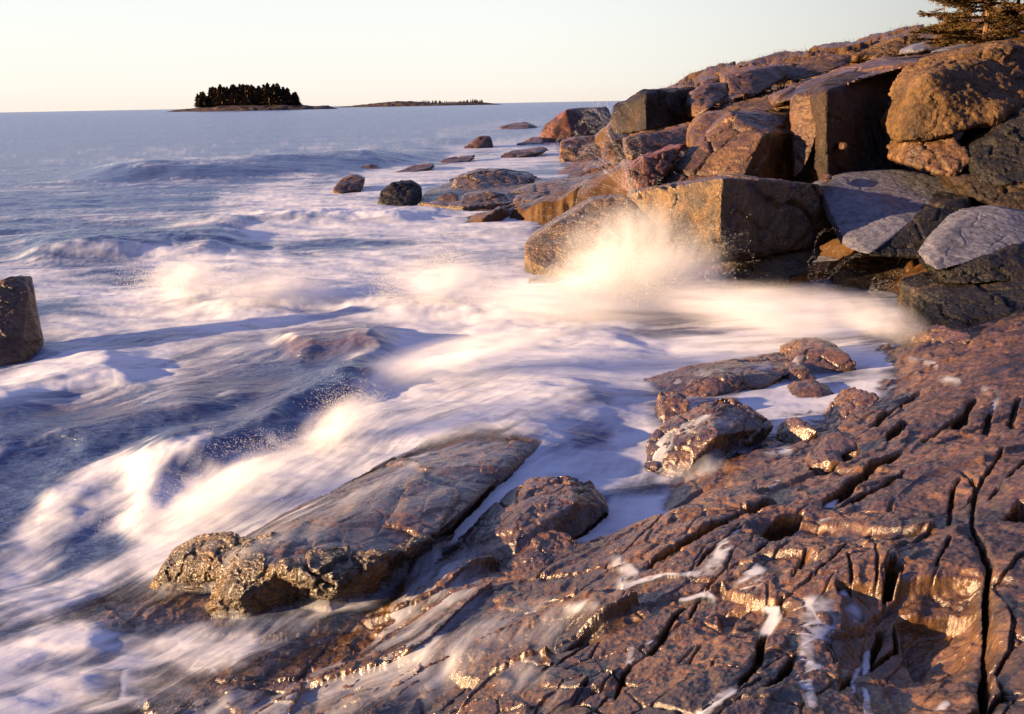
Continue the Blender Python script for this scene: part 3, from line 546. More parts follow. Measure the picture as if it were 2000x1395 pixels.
# --- ledges of the near shore
rock('rock_ledge', 'long whaleback ledge of wet brown rock with foam along its upper edge',
     [(436,1078,.30),(520,1034,.30),(600,994,.30),(750,926,.32),(880,860,.33),(960,822,.33),(1036,822,.36),(1064,868,.38),(1000,900,.46),(930,940,.5),(880,990,.5),(838,1056,.5),(740,1096,.52),(640,1118,.54),(520,1106,.52),(455,1096,.44),(800,960,.52),(620,1050,.54)], .12, zm=True, mat=M_SHELF, vox=.013, amp=0.045, cat='ledge', crack=.5, facet=.6, extr=[atZ(*p) for p in [(640,1140,.2),(740,1115,.2),(820,1075,.2),(520,1130,.2),(440,1110,.1),(900,1030,.1)]], shrink=0, round_=5)
rock('rock_ledge', 'craggy gold crusted front face of the whaleback ledge',
     [(500,1108,.54),(640,1118,.57),(740,1094,.56),(842,1052,.52),(856,1085,.25),(770,1140,.20),(700,1172,.16),(630,1205,.12),(570,1200,.10),(660,1150,.50)], .08, M_BARN, vox=.012, amp=0.045, cat='ledge', shrink=.1, facet=.9, zm=True)
rock('boulder', 'round golden boulder at the low end of the whaleback ledge',
     [(402,1190,.22),(412,1150,.36),(450,1112,.48),(510,1098,.52),(552,1112,.5),(588,1150,.36),(575,1205,.1),(520,1238,.02),(482,1245,.02),(430,1222,.08),(470,1165,.42)], .42, M_BARN, vox=.011, amp=0.028, round_=3, facet=.4, zm=True)
rock('boulder', 'low brown lobe with a lit lower rim left of the round golden boulder',
     [(290,1150,.08),(310,1116,.22),(360,1088,.3),(440,1078,.36),(490,1090,.4),(470,1120,.34),(412,1160,.05),(350,1154,.05)], .3, M_BARN, vox=.012, amp=0.03, round_=2, facet=.3, zm=True)
rock('rock_ledge', 'split dark brown ledge standing between the two foaming channels',
     [(872,1100,.28),(930,1040,.34),(990,975,.42),(1040,945,.50),(1110,940,.54),(1155,958,.50),(1165,975,.44),(1188,992,.40),(1165,1020,.22),(1090,1060,.22),(1050,1095,.22),(960,1135,.28),(1120,985,.58),(1010,1050,.52)], .15, zm=True, mat=M_SHELF, vox=.012, amp=0.035, cat='ledge', extr=[atZ(*p) for p in [(870,1130,.1),(1060,1110,.2),(1190,1030,.05),(1000,1150,.3)]], shrink=0, round_=2)
rock('boulder', 'cracked brown ledge end at the lower side of the foam pool',
     [(985,1115,.40),(1020,1072,.44),(1048,1060,.5),(1120,1072,.52),(1160,1100,.52),(1175,1130,.52),(1080,1150,.48),(1000,1140,.42)], .2, M_SHELF, vox=.011, amp=0.03, zm=True)
rock('rock_ledge', 'rounded brown hump with foam draped on its crown beside the foam pool',
     [(1262,920,.30),(1270,870,.4),(1330,820,.5),(1385,792,.6),(1440,786,.62),(1475,806,.6),(1512,835,.5),(1480,860,.40),(1450,885,.34),(1380,918,.28),(1310,950,.26),(1400,850,.62)], .15, zm=True, mat=M_SHELF, vox=.014, amp=0.045, cat='ledge', shrink=0, sink=.2, round_=2)
rock('rock_ledge', 'low brown ledge with water sliding over it between the knob and the foam pool',
     [(1255,748,.30),(1340,722,.40),(1440,708,.42),(1530,694,.40),(1560,720,.42),(1500,752,.38),(1400,772,.36),(1300,778,.30),(1420,738,.48)], .1, M_SHELF, vox=.015, amp=0.035, cat='ledge', shrink=0, sink=.25, round_=2, zm=True)
rock('boulder', 'small knob of brown rock behind the foam draped hump',
     [(1280,815,.34),(1292,780,.48),(1325,772,.52),(1350,784,.5),(1345,810,.42),(1300,830,.34)], .2, M_SHELF, vox=.014, amp=0.03, round_=2, sink=.2, zm=True)
rock('boulder', 'smooth brown boulder with black underside at the far rim of the foam pool',
     [(1535,700,.42),(1570,684,.52),(1620,680,.56),(1656,692,.54),(1672,710,.48),(1670,740,.28),(1600,746,.28),(1545,738,.30)], .5, M_SHELF, vox=.017, amp=0.03, round_=3, sink=.3, zm=True)
rock('boulder', 'dark round stone touching the smooth brown boulder',
     [(1530,745,.32),(1545,722,.44),(1580,722,.46),(1596,742,.36),(1580,758,.28),(1545,760,.28)], .3, M_SHELF, vox=.016, amp=0.02, round_=3, sink=.2, zm=True)
rock('boulder', 'little pink wet stone awash in the middle of the foam pool',
     [(1546,770,.36),(1560,758,.42),(1600,755,.44),(1632,768,.38),(1600,784,.33),(1560,784,.33)], .25, M_SHELF, vox=.015, amp=0.015, round_=3, sink=.15, zm=True)
rock('boulder', 'wet grey rock flank on the shelf side of the foam pool',
     [(1610,830,.34),(1630,800,.44),(1660,775,.52),(1690,770,.56),(1720,776,.6),(1690,810,.57),(1660,846,.5),(1625,850,.38)], .2, M_SHELF, vox=.014, amp=0.03, round_=2, sink=.2, zm=True)
rock('boulder', 'rounded knob at the corner between foam pool and cracked shelf',
     [(1522,862,.42),(1535,838,.52),(1568,830,.6),(1596,842,.6),(1602,858,.52),(1560,870,.45)], .2, M_SHELF, vox=.013, amp=0.02, round_=2, sink=.2, zm=True)
rock('boulder', 'squared brown block casting a black hollow on the shelf',
     [(1600,882,.7),(1625,858,.78),(1650,852,.8),(1672,862,.8),(1678,878,.76),(1640,884,.78),(1600,908,.74),(1575,918,.66)], .1, M_SHELF, vox=.013, amp=0.02, sink=.1, zm=True)
rock('boulder', 'loose angular brown block in front of the black hollow',
     [(1572,930,.62),(1590,908,.74),(1620,896,.8),(1655,905,.78),(1655,922,.7),(1615,942,.64),(1585,948,.6)], .2, M_SHELF, vox=.012, amp=0.02, sink=.15, zm=True)
rock('boulder', 'lumpy gold lit rock at the far corner of the shelf below the dark rock',
     [(1795,668,.5),(1815,650,.62),(1860,645,.70),(1900,655,.7),(1890,675,.62),(1840,682,.55)], .3, M_SHELF, vox=.017, amp=0.04, sink=.2, zm=True)

# ------------------------------------------------------------ water: one sheet, real height, foam as a stuff lying on it
WZ = [(0,700,0),(0,500,0),(0,1000,0),(0,300,0),(600,300,0),(1000,300,0),(1100,450,0),(700,500,0),(1000,640,.03),(1250,620,.06),(1500,620,.12),(1700,620,.22),(1600,650,.28),(1300,690,.12),(1450,700,.28),
      (0,1150,0),(0,1300,.12),(0,1395,.22),(200,1200,.05),(300,1300,.2),(450,1250,.24),(400,1180,.15),(250,1050,.05),(500,930,.27),(700,850,.32),(900,780,.36),(360,1020,.18),(1050,760,.44),(1150,760,.46),(1230,770,.36),
      (1020,850,.46),(1100,850,.42),(1230,850,.30),(1200,920,.30),(1050,920,.38),(950,960,.38),(890,1010,.36),(840,1075,.30),(1250,990,.34),(1150,1040,.34),(1100,1070,.34),(1240,1060,.36),(1330,930,.33),(1430,890,.42),
      (1420,770,.36),(1480,770,.36),(1560,790,.36),(1620,830,.36),(1700,720,.40),(1720,680,.42),(1640,760,.37),(1350,740,.30),(1500,660,.28)]
WP = [atZ(*q) for q in WZ] + [np.array(q) for q in [(0,60,0),(-40,60,0),(40,60,0),(60,20,0),(-30,10,0),(-10,2,.1),(8,12,.4),(0,200,0),(-200,100,0),(200,200,0),(0,800,0)]]
W0 = RBF(WP, 0.01)
RW = np.hypot(GX, GY)
farw = ss(25, 55, RW)
WB = W0(GX, GY) * (1 - farw)
WPX, WPY = project(np.stack([GX, GY, WB], 1))
# swell and breaking crests: (height, seaward width m, shoreward width m, ragged, points)
crests = [(.75, 7.0, 3.0, .12, [(100,352),(250,346),(450,340),(700,324),(900,300)]), (.30, 4.0, 1.6, .2, [(450,300),(700,290),(950,272),(1060,262)]),
          (.30, 2.2, .9, .3, [(-60,500),(150,495),(350,478),(520,470)]), (.25, 1.8, .8, .3, [(300,440),(600,430),(900,420)]),
          (.20, 1.4, .8, .35, [(250,580),(330,582),(450,590),(600,592),(740,600),(860,606),(1000,600),(1080,590)]),
          (.20, .9, .4, .25, [(520,705),(590,700),(700,695),(800,700)]),
          (.13, .9, .6, .15, [(-200,810),(-60,800),(40,775),(110,755),(220,735),(330,730)]),
          (.20, .60, .35, .22, [(215,1050),(260,990),(340,945),(450,900),(560,860),(660,810),(740,740),(830,680)]),
          (.07, .45, .35, .15, [(35,1075),(90,1010),(170,955),(280,915),(400,880)]),
          (.05, .9, .8, .1, [(-300,1300),(-60,1290),(60,1262),(170,1240),(300,1250)]), (.14, .8, .4, .2, [(-300,930),(150,880),(350,830),(560,790)]),
          (.08, .8, .6, .2, [(880,650),(1000,640),(1150,665),(1300,700)])]
WH = np.zeros_like(GX); CREST = np.zeros_like(GX)
for hgt, wb_, wf_, rag, pts in crests:
    pts = [(pts[i][0] + (pts[i + 1][0] - pts[i][0]) * k / 5, pts[i][1] + (pts[i + 1][1] - pts[i][1]) * k / 5) for i in range(len(pts) - 1) for k in range(5)] + [pts[-1]]
    pl = [tuple(atZ(px, py, 0.0)[:2]) for px, py in pts]
    xs = [p[0] for p in pl]; ys = [p[1] for p in pl]; mg = 3 * wb_ + 1
    b = np.where((GX > min(xs) - mg) & (GX < max(xs) + mg) & (GY > min(ys) - mg) & (GY < max(ys) + mg))[0]
    X, Y = GX[b], GY[b]; j = 0.35 * wb_
    X2 = X + j * fbm2(X * .9 / wb_, Y * .9 / wb_, 3, 5); Y2 = Y + j * fbm2(X * .9 / wb_, Y * .9 / wb_, 3, 6)
    d, t, s = segdist(X2, Y2, pl, True); s = -s                       # points run left to right: s<0 is the camera side after the flip
    ca_ = [math.atan2(p[0], p[1]) for p in pl]; rc_ = np.interp(np.arctan2(X2, Y2), ca_, [math.hypot(*p) for p in pl]); rd_ = (np.hypot(X2, Y2) - rc_) / wf_; wd = wf_ + (wb_ - wf_) * ss(-.25, .25, rd_)
    ta_ = np.clip((np.arctan2(X2, Y2) - ca_[0]) / (ca_[-1] - ca_[0]), 0, 1); ends = ss(0, .25, ta_) * ss(0, .25, 1 - ta_); prof = np.exp(-(d / wd) ** 2) * ends
    hh = hgt * (1 + rag * fbm2(X * 1.5 / wb_ ** .5, Y * 1.2 / wb_ ** .5, 4, 8))
    WH[b] = np.maximum(WH[b], 0) + prof * hh; CREST[b] = np.maximum(CREST[b], prof)
nearw = 1 - ss(9, 22, RW)
chop = 0.10 * fbms(GX * 0.35, GY * 0.9, 4, 51) * ss(4, 20, RW) * (1 - farw * .5) + 0.05 * fbms(GX * .9 + .3 * GY, GY * 2.4, 4, 52) * (1 - farw)
calm = ss(1.0, -0.2, (WPX - 1000) / 400) + 0.35
def px_line_mask(strokes, X, Y):
    M = np.zeros_like(X)
    for s, w_, pts in strokes:
        xs = [p[0] for p in pts]; ys = [p[1] for p in pts]; mg = w_ * 2.6
        b = np.where((X > min(xs) - mg) & (X < max(xs) + mg) & (Y > min(ys) - mg) & (Y < max(ys) + mg))[0]
        if not len(b): continue
        d, t = segdist(X[b], Y[b], pts); v = s * np.exp(-(d / w_) ** 2)
        M[b] = np.where(v > 0, M[b] + v * (1 - np.clip(M[b], 0, 1)), M[b] + v) if s > 0 else M[b] + v
    return M
WS = WB + WH + chop * np.clip(calm, .35, 1)
# where the surge runs over rock: what lies below each point of the sheet
nrw = int(np.sum(rr < 16)); nz_ = nrw * NCG
HT = np.full(GX.shape, -5.0); HT[:len(HG)] = HG
ROUGH_TOP = []
for o in ROCKS:
    v = np.empty(len(o.data.vertices) * 3, np.float32); o.data.vertices.foreach_get('co', v); v = v.reshape(-1, 3) + np.array(o.location)
    lo, hi = v.min(0), v.max(0)
    if lo[1] > 30: continue
    bv = BVHTree.FromPolygons([tuple(q) for q in v.tolist()], [tuple(p.vertices) for p in o.data.polygons])
    b = np.where((GX > lo[0]) & (GX < hi[0]) & (GY > lo[1]) & (GY < hi[1]))[0]
    for i in b:
        h = bv.ray_cast(Vector((GX[i], GY[i], 8.0)), Vector((0, 0, -1)))
        if h[0] is None or h[0].z <= HT[i]: continue
        g = bv.ray_cast(Vector((GX[i], GY[i], -6.0)), Vector((0, 0, 1)))
        if g[0] is not None and g[0].z > WB[i] + .05: continue
        HT[i] = h[0].z
def blur(a, nrw, k, it=2):
    A = a[:nrw * NCG].reshape(nrw, NCG).copy()
    for _ in range(it):
        for ax in (0, 1):
            c = np.cumsum(np.concatenate([np.repeat(np.take(A, [0], ax), k + 1, ax), A, np.repeat(np.take(A, [-1], ax), k, ax)], ax), ax)
            A = (np.take(c, range(2 * k + 1, c.shape[ax]), ax) - np.take(c, range(0, c.shape[ax] - 2 * k - 1), ax)) / (2 * k + 1)
    return A.ravel()
HS = blur(HT, nrw, 5)
# --- foam strokes (traced, then fixed to the sheet)
F = [(1.2,75,[(1250,540),(1150,600),(1000,640),(850,665),(790,720)]), (1.0,48,[(1640,668),(1450,680),(1250,700),(1100,710),(950,730),(800,780),(700,830)]),
 (1.2,66,[(1050,745),(900,800),(750,860),(600,925),(450,985),(330,1040)]), (.9,48,[(1080,560),(950,575),(820,585),(740,565),(600,545),(450,530),(330,522)]),
 (.8,40,[(300,985),(260,1040),(300,1100)]), (.55,50,[(60,1060),(30,1150),(100,1190),(200,1130)]), (.9,20,[(45,1035),(130,960),(200,915),(300,885),(400,850)]), (.45,40,[(120,1010),(200,970),(300,930)]),
 (.8,34,[(-20,770),(100,725),(200,712),(320,722)]), (.5,45,[(120,650),(250,615),(400,625),(560,605)]), (.55,24,[(0,540),(150,560),(280,590)]),
 (.7,26,[(1100,392),(950,412),(800,422),(650,405),(520,395)]), (.85,20,[(1080,300),(950,320),(800,350),(700,372),(640,380)]), (.85,12,[(1190,252),(1050,268),(900,292),(780,320)]), (.8,10,[(1060,238),(960,246),(860,262)]),
 (.75,18,[(660,395),(720,345),(800,330)]), (.7,24,[(1020,445),(850,455),(650,440),(500,450)]), (.45,22,[(600,350),(500,400),(430,400)]), (.6,24,[(700,500),(850,490),(1000,480)]), (.8,22,[(800,395),(850,430),(1000,440)]),
 (1.0,26,[(440,1285),(300,1268),(160,1240),(60,1262),(-20,1300)]), (.8,26,[(480,1250),(380,1290)]), (.7,20,[(-20,1340),(150,1320),(300,1345)]), (.9,26,[(-20,1395),(160,1368),(330,1352),(480,1372),(620,1395)]),
 (1.0,42,[(1232,840),(1240,900),(1180,925),(1080,910),(980,935),(930,985),(890,1025)]), (.9,26,[(1310,985),(1210,1000),(1130,1048),(1200,1066)]), (.6,24,[(1260,1030),(1160,1075)]),
 (1.1,40,[(1480,772),(1550,800),(1620,838)]), (.6,34,[(1720,710),(1680,770),(1600,790)]), (.7,40,[(1010,800),(1120,772),(1240,768)]), (.9,30,[(1040,830),(1090,870),(1080,910)]), (.8,20,[(1160,800),(1235,810)]),
 (.45,12,[(1290,935),(1360,905),(1420,880)]), (.5,40,[(1130,1050),(1060,1060)]),
 (-.9,13,[(150,342),(450,333),(700,320),(860,306)]), (-.4,14,[(0,400),(200,392),(420,385)]), (-.45,12,[(60,470),(250,462),(420,452)]), (-.35,10,[(480,425),(620,418),(760,425)]), (-.4,14,[(560,490),(680,476),(800,470)]), (-.65,46,[(60,850),(250,830),(420,800),(560,770),(640,740)]), (-.55,36,[(0,960),(100,900),(250,860)]), (-.45,22,[(560,672),(660,662),(770,660)]), (-.5,20,[(600,735),(700,715),(760,700)]), (-.35,26,[(300,830),(450,850),(560,800)]),
 (-.35,16,[(1250,640),(1400,650),(1550,655)]), (-.5,16,[(480,570),(540,590)]), (-.30,22,[(350,480),(500,490)]), (-.25,22,[(430,1205),(300,1190),(180,1225)]), (-.5,30,[(250,1060),(150,1080)]), (-.35,22,[(1180,780),(1100,745)])]
# positions through the real height, not the flat sheet
PXw, PYw = project(np.stack([GX, GY, WS], 1))
M = px_line_mask(F, PXw, PYw)
band = ss(235, 330, PYw + 0.00 * PXw) * (1 - ss(560, 760, PYw) * .55)
M += 0.24 * band * ss(-300, 500, PXw)
M += 0.16 * ss(330, 420, PYw)
# streaks: drawn out along the run of the water
fa = math.atan2(*(lambda p, q: (p[1] - q[1], p[0] - q[0]))(atZ(1050, 760, 0), atZ(430, 1050, 0)))
ua = GX * math.cos(fa) + GY * math.sin(fa); va = -GX * math.sin(fa) + GY * math.cos(fa)
w1 = fbm2(GX * .5, GY * .5, 3, 71) * .55; w2 = fbm2(GX * .5, GY * .5, 3, 72) * .55
s1 = fbms((GX + w1 * 2) * .28, (GY + w2 * 1.2) * 2.1, 6, 73, .62); s2 = fbms((ua + w1) * .55, (va + w2 * .7) * 3.4, 6, 74, .62)
kb = ss(620, 760, PYw - 0.10 * (PXw - 600)) * ss(1500, 900, PXw) ; STR = s1 * (1 - kb) + s2 * kb
fine = fbms((GX + w1) * 1.6, (GY + w2) * 9.0, 4, 75, .6) * (1 - kb) + fbms((ua + w1) * 2.2, (va + w2) * 12.0, 4, 76, .6) * kb
cloud = fbm2(GX * 1.1 + w1, GY * 1.6 + w2, 5, 77)
lace = fbm2((ua + w1) * 2.4, (va + w2) * 5.5, 5, 78, .62) * ss(12, 5, RW)
M = np.minimum(M, .95)
foam = M + (STR * 1.25 + fine * .55 + cloud * .30 + lace * .55) * (0.55 + 0.2 * (1 - np.clip(M, 0, 1))) + CREST * .2
foam = ss(0.06, 1.22, foam) * (1 - ss(30, 110, RW) * .8)
WS = WS + foam * 0.012 * (cloud + .6 * STR) * nearw
# --- films of water running over the rock: thin milky sheets close to the rock surface
VE = [(.75,55,[(150,1230),(300,1180),(420,1165)]), (.62,90,[(100,1395),(350,1360),(620,1330),(800,1300)]), (.60,80,[(480,1300),(650,1250),(760,1210),(860,1150)]), (.5,50,[(750,1180),(900,1110)]), (.75,20,[(600,1210),(680,1170),(780,1120),(850,1085)]),
      (.6,45,[(1060,1210),(960,1240),(860,1290)]), (.62,30,[(430,1075),(600,985),(760,912),(880,850),(980,810)]), (.40,55,[(560,1070),(700,1000),(850,930),(980,860)]), (.85,36,[(1000,800),(1080,840),(1090,880)]), (.7,30,[(1060,800),(1120,850),(1060,900)]), (.75,28,[(900,940),(960,925),(1050,905)]),
      (.75,30,[(1290,850),(1270,900),(1300,930)]), (.8,16,[(1330,835),(1380,820),(1440,835)]), (.7,16,[(1400,800),(1440,815)]), (.6,40,[(1250,770),(1400,740),(1560,730)]), (.85,24,[(1440,715),(1500,700),(1540,715)]), (.5,26,[(1300,950),(1400,900)]), (.6,22,[(1640,690),(1720,665)]),
      (.95,15,[(1418,1062),(1400,1098),(1378,1118)]), (.9,18,[(1462,1110),(1480,1128),(1452,1142)]), (.9,7,[(1376,1118),(1300,1120),(1240,1140),(1205,1158)]), (.95,15,[(1205,1100),(1235,1118),(1215,1140)]), (1.0,26,[(1585,1190),(1620,1200),(1590,1235)]), (1.0,22,[(1640,1195),(1660,1200)]),
      (.95,14,[(1585,1230),(1575,1275),(1572,1330),(1585,1370)]), (.95,14,[(1500,1190),(1512,1215),(1498,1250)]), (.9,8,[(1690,1295),(1688,1340),(1696,1395)]), (.8,8,[(1672,1325),(1665,1350)]), (.9,14,[(1430,1350),(1395,1372),(1370,1395)]), (.9,9,[(1305,1210),(1285,1240),(1268,1256)]), (.85,8,[(1332,1172),(1372,1170)]),
      (.85,7,[(1235,1265),(1225,1300),(1235,1290)]), (.6,8,[(1380,1160),(1395,1180)]), (.7,10,[(1540,880),(1500,880)]), (.7,8,[(1520,940),(1505,955)]), (.55,30,[(1060,1300),(1000,1330)]), (.7,9,[(1430,1040),(1448,1030)]), (.85,8,[(1840,738),(1870,745)]), (.8,9,[(1925,762),(1950,770),(1935,800)]), (.7,6,[(1780,700),(1830,712)]),
      (.8,9,[(1590,1000),(1625,1004),(1600,1012)]), (.5,20,[(1640,1020),(1700,1390)]) if False else (.55,10,[(1600,1310),(1560,1320)]), (.6,12,[(1110,1190),(1160,1180)]), (.8,9,[(1850,1375),(1830,1395)]), (.6,20,[(1120,1340),(1080,1395)])]
HB2 = blur(HT, nrw, 16, 2)
film = HS[:nz_] + 0.010 + 0.02 * np.clip(cloud[:nz_], -1, 1) * 0.5
PXf, PYf = project(np.stack([GX[:nz_], GY[:nz_], film], 1))
VM = px_line_mask(VE, PXf, PYf)
vs1 = fbms((ua[:nz_] + w1[:nz_]) * 2.4, (va[:nz_] + w2[:nz_]) * 9, 5, 81, .6); vs2 = fbm2(GX[:nz_] * 5, GY[:nz_] * 5, 4, 82); vs3 = fbm2(GX[:nz_] * 28, GY[:nz_] * 28, 3, 83)
hard = ss(1150, 1280, PXf) * ss(930, 1010, PYf + .3 * (PXf - 1300).clip(0, 400))                       # small pools to the right keep crisp outlines
va_ = np.clip(VM, 0, 1.1)
flat_ = HB2 + .012; vh = ss(.20, .80, va_ + .28 * vs2 + .16 * vs3) * ss(-.014, .018, flat_ - HT[:nz_] + .006 * vs3) * .86; film = np.where(hard > .5, flat_ + .001, film); veil = vh * hard + (1 - hard) * (np.clip(va_ * (0.42 + 0.95 * vs1 + .35 * vs2), 0, .92) * ss(.05, .35, va_))
veil = np.clip(veil, 0, 1)
alpha = np.ones_like(GX); dep = WS - HT
soft = 0.05 + 0.10 * ss(1300, 700, PXw)
alpha = ss(-0.015, 1.0, dep / soft)
va2 = np.zeros_like(GX); va2[:nz_] = veil
filmz = np.full_like(GX, -9.0); filmz[:nz_] = film
use = (filmz > WS) & (va2 > 0.02)
WS2 = np.where(use, filmz, WS)
a2 = np.where(use, np.maximum(va2, 0), alpha * np.where(dep > -.015, 1, 0)); f2_ = np.where(use, np.clip(.50 + .38 * va2 + .3 * STR + .2 * fine, 0, .92), foam)
# shallow water running over rock stays see-through where it carries little foam
shal = ss(.30, .04, dep) * (~use) * ss(14, 8, RW)
a2 = np.where(use, a2, a2 * (1 - shal * (1 - np.clip(foam * 1.1, 0, 1)) * .65))
keepw = (a2 > 0.003); keepw[nz_:] = (WS2[nz_:] > HT[nz_:] - .3)
silt = np.clip(px_line_mask([(1,34,[(580,668),(680,660),(790,655)]), (.8,30,[(430,1180),(300,1180),(160,1230)]), (.5,40,[(1120,770),(1220,760)]), (.5,30,[(100,800),(250,790)]), (.45,40,[(1300,640),(1500,650)]), (.4,30,[(450,560),(540,585)]), (.5,30,[(620,410),(760,400)]), (.4,60,[(350,740),(500,760)])], PXw, PYw) * (.6 + .8 * STR + .3 * fine), 0, 1)
water = grid_mesh('water', np.stack([GX, GY, WS2], 1), NRG, NCG, M_WATER, {'foam': f2_, 'alpha': a2, 'silt': silt}, keepw)
tag(water, kind='structure')

# ------------------------------------------------------------ islands
M_BARK = rock_mat('spruce_bark', [(0.05, 0.035, 0.02), (0.12, 0.075, 0.045), (0.2, 0.12, 0.07), (0.14, 0.09, 0.06)], (0.8, 0.9), 3, 0.5, 40, 0.1, fdist=.01)
def leaf_mat(name, c1, c2, sc=8.0):
    m, N, L = mat_new(name); out = N.new('ShaderNodeOutputMaterial'); b = N.new('ShaderNodeBsdfPrincipled'); b.inputs['Roughness'].default_value = 0.75; b.inputs['Specular IOR Level'].default_value = 0.15
    geo = N.new('ShaderNodeNewGeometry'); col = ramp(N, L, noise(N, L, geo.outputs['Position'], sc, 3, 0.6), [(0.35, c1), (0.65, c2)])
    L.new(col, b.inputs['Base Color']); L.new(b.outputs[0], out.inputs[0]); return m
M_NEEDLE = leaf_mat('spruce_needles', (0.05, 0.045, 0.015), (0.17, 0.09, 0.03), 3)
M_FARTREE = leaf_mat('far_spruce', (0.022, 0.020, 0.010), (0.09, 0.05, 0.018), .05)
M_GRASS = leaf_mat('dry_ridge_grass', (0.08, 0.06, 0.02), (0.16, 0.11, 0.045), 2)
M_ISLE = rock_mat('island_rock', [(0.02, 0.016, 0.014), (0.06, 0.042, 0.035), (0.09, 0.06, 0.045), (0.22, 0.18, 0.15)], (0.7, 0.9), 0.06, 0.3, 2, 0.2, fdist=.5)
def isle(name, x0, x1, Y, prof, deep):           # low land: width between two pixels, height profile (0..1 along, metres)
    a = atY(x0, 205, Y)[0]; b = atY(x1, 205, Y)[0]; nu, nv = 220, 30
    U, Vv = np.meshgrid(np.linspace(0, 1, nu), np.linspace(-1, 1, nv), indexing='ij')
    h = np.interp(U, [p[0] for p in prof], [p[1] for p in prof]); X = a + (b - a) * U; Yy = Y + deep * Vv * (0.35 + 0.65 * np.sin(np.pi * np.clip(U, .02, .98)))
    Z = h * (1 - Vv ** 2) ** .6 + 0.22 * h * fbm2(X * .12, Yy * .12, 4, 5) - 0.6
    o = grid_mesh(name, np.stack([X, Yy, Z], -1).reshape(-1, 3), nu, nv, M_ISLE); tag(o, kind='structure'); return a, b
a1, b1 = isle('island_terrain', 322, 662, 1000, [(0, .3), (.08, 3), (.2, 5), (.35, 7), (.7, 7), (.8, 5.5), (.86, 4), (.93, 4.5), (1, .2)], 45)
a2_, b2_ = isle('far_island_terrain', 640, 985, 1800, [(0, .5), (.15, 4), (.38, 11), (.5, 10), (.6, 6), (.75, 7), (.9, 5), (1, .5)], 60)
def far_spruce_mesh(seed, tiers=9):
    r = random.Random(seed); V = []; Fc = []
    z0 = .06
    for k in range(tiers):
        t = k / tiers; zt = z0 + (1 - z0) * (t + 1.7 / tiers); zt = min(zt, 1.0); zb = z0 + (1 - z0) * t; rad_ = (.24 * (1 - t) ** .7 + .02) * r.uniform(.75, 1.3); n = 9; i0 = len(V); V.append((r.uniform(-.02, .02), r.uniform(-.02, .02), zt))
        ph = r.random() * 6
        for i in range(n * 2):
            q = rad_ * (r.uniform(.8, 1.25) if i % 2 == 0 else r.uniform(.25, .5)); an = ph + math.pi * i / n; V.append((q * math.cos(an), q * math.sin(an), zb + r.uniform(-.05, .03)))
        for i in range(n * 2): Fc.append((i0, i0 + 1 + i, i0 + 1 + (i + 1) % (n * 2)))
    V += [(-.012, 0, -.05), (.012, 0, -.05), (0, .012, -.05), (0, 0, .5)]; j = len(V) - 4; Fc += [(j, j + 1, j + 3), (j + 1, j + 2, j + 3), (j + 2, j, j + 3)]
    me = bpy.data.meshes.new('spruce_tree'); me.from_pydata(V, [], Fc); me.materials.append(M_FARTREE); return me
fm = [far_spruce_mesh(i) for i in range(6)]
def wood(px0, px1, Y, n, hf_, base, dy, label, group):
    for i in range(n):
        px = px0 + (px1 - px0) * ((i + rnd.uniform(-1.6, 1.6)) / (n - 1)); row = i % 3; o = bpy.data.objects.new('spruce_tree', fm[rnd.randrange(6)]); C.objects.link(o)
        yy = Y + dy * (row - 1) + rnd.uniform(-4, 4); h = hf_((px - px0) / (px1 - px0)) * rnd.uniform(.66, 1.12)
        o.location = (atY(px, 205, yy)[0], yy, base); o.scale = (h * 1.25, h * 1.25, h); o.rotation_euler.z = rnd.random() * 6; t_ = (px - px0) / (px1 - px0); k_ = 0 if t_ < .12 else 2 if t_ > .8 else 1; tag(o, label[k_], 'tree', group)
LA = ['rust tinged spruce at the seaward left end of the wood on the nearer island', 'dark spruce packed in the main body of the wood on the nearer island', 'tall ragged spruce near the right hand end of the wood on the nearer island']
wood(386, 584, 1000, 96, lambda t: 24 * (0.66 + .34 * float(ss(0, .24, np.float64(t))) + (.05 if .6 < t < .85 else 0) - .22 * float(ss(.8, 1, np.float64(t)))), 4.2, 9, LA, 'spruces of the wooded island')
wood(822, 940, 1800, 60, lambda t: 6.0 + 1.5 * math.sin(t * 9), 4.5, 12, ['tiny dark spruce in the thin line of trees on the far island'] * 3, 'spruces of the far island')

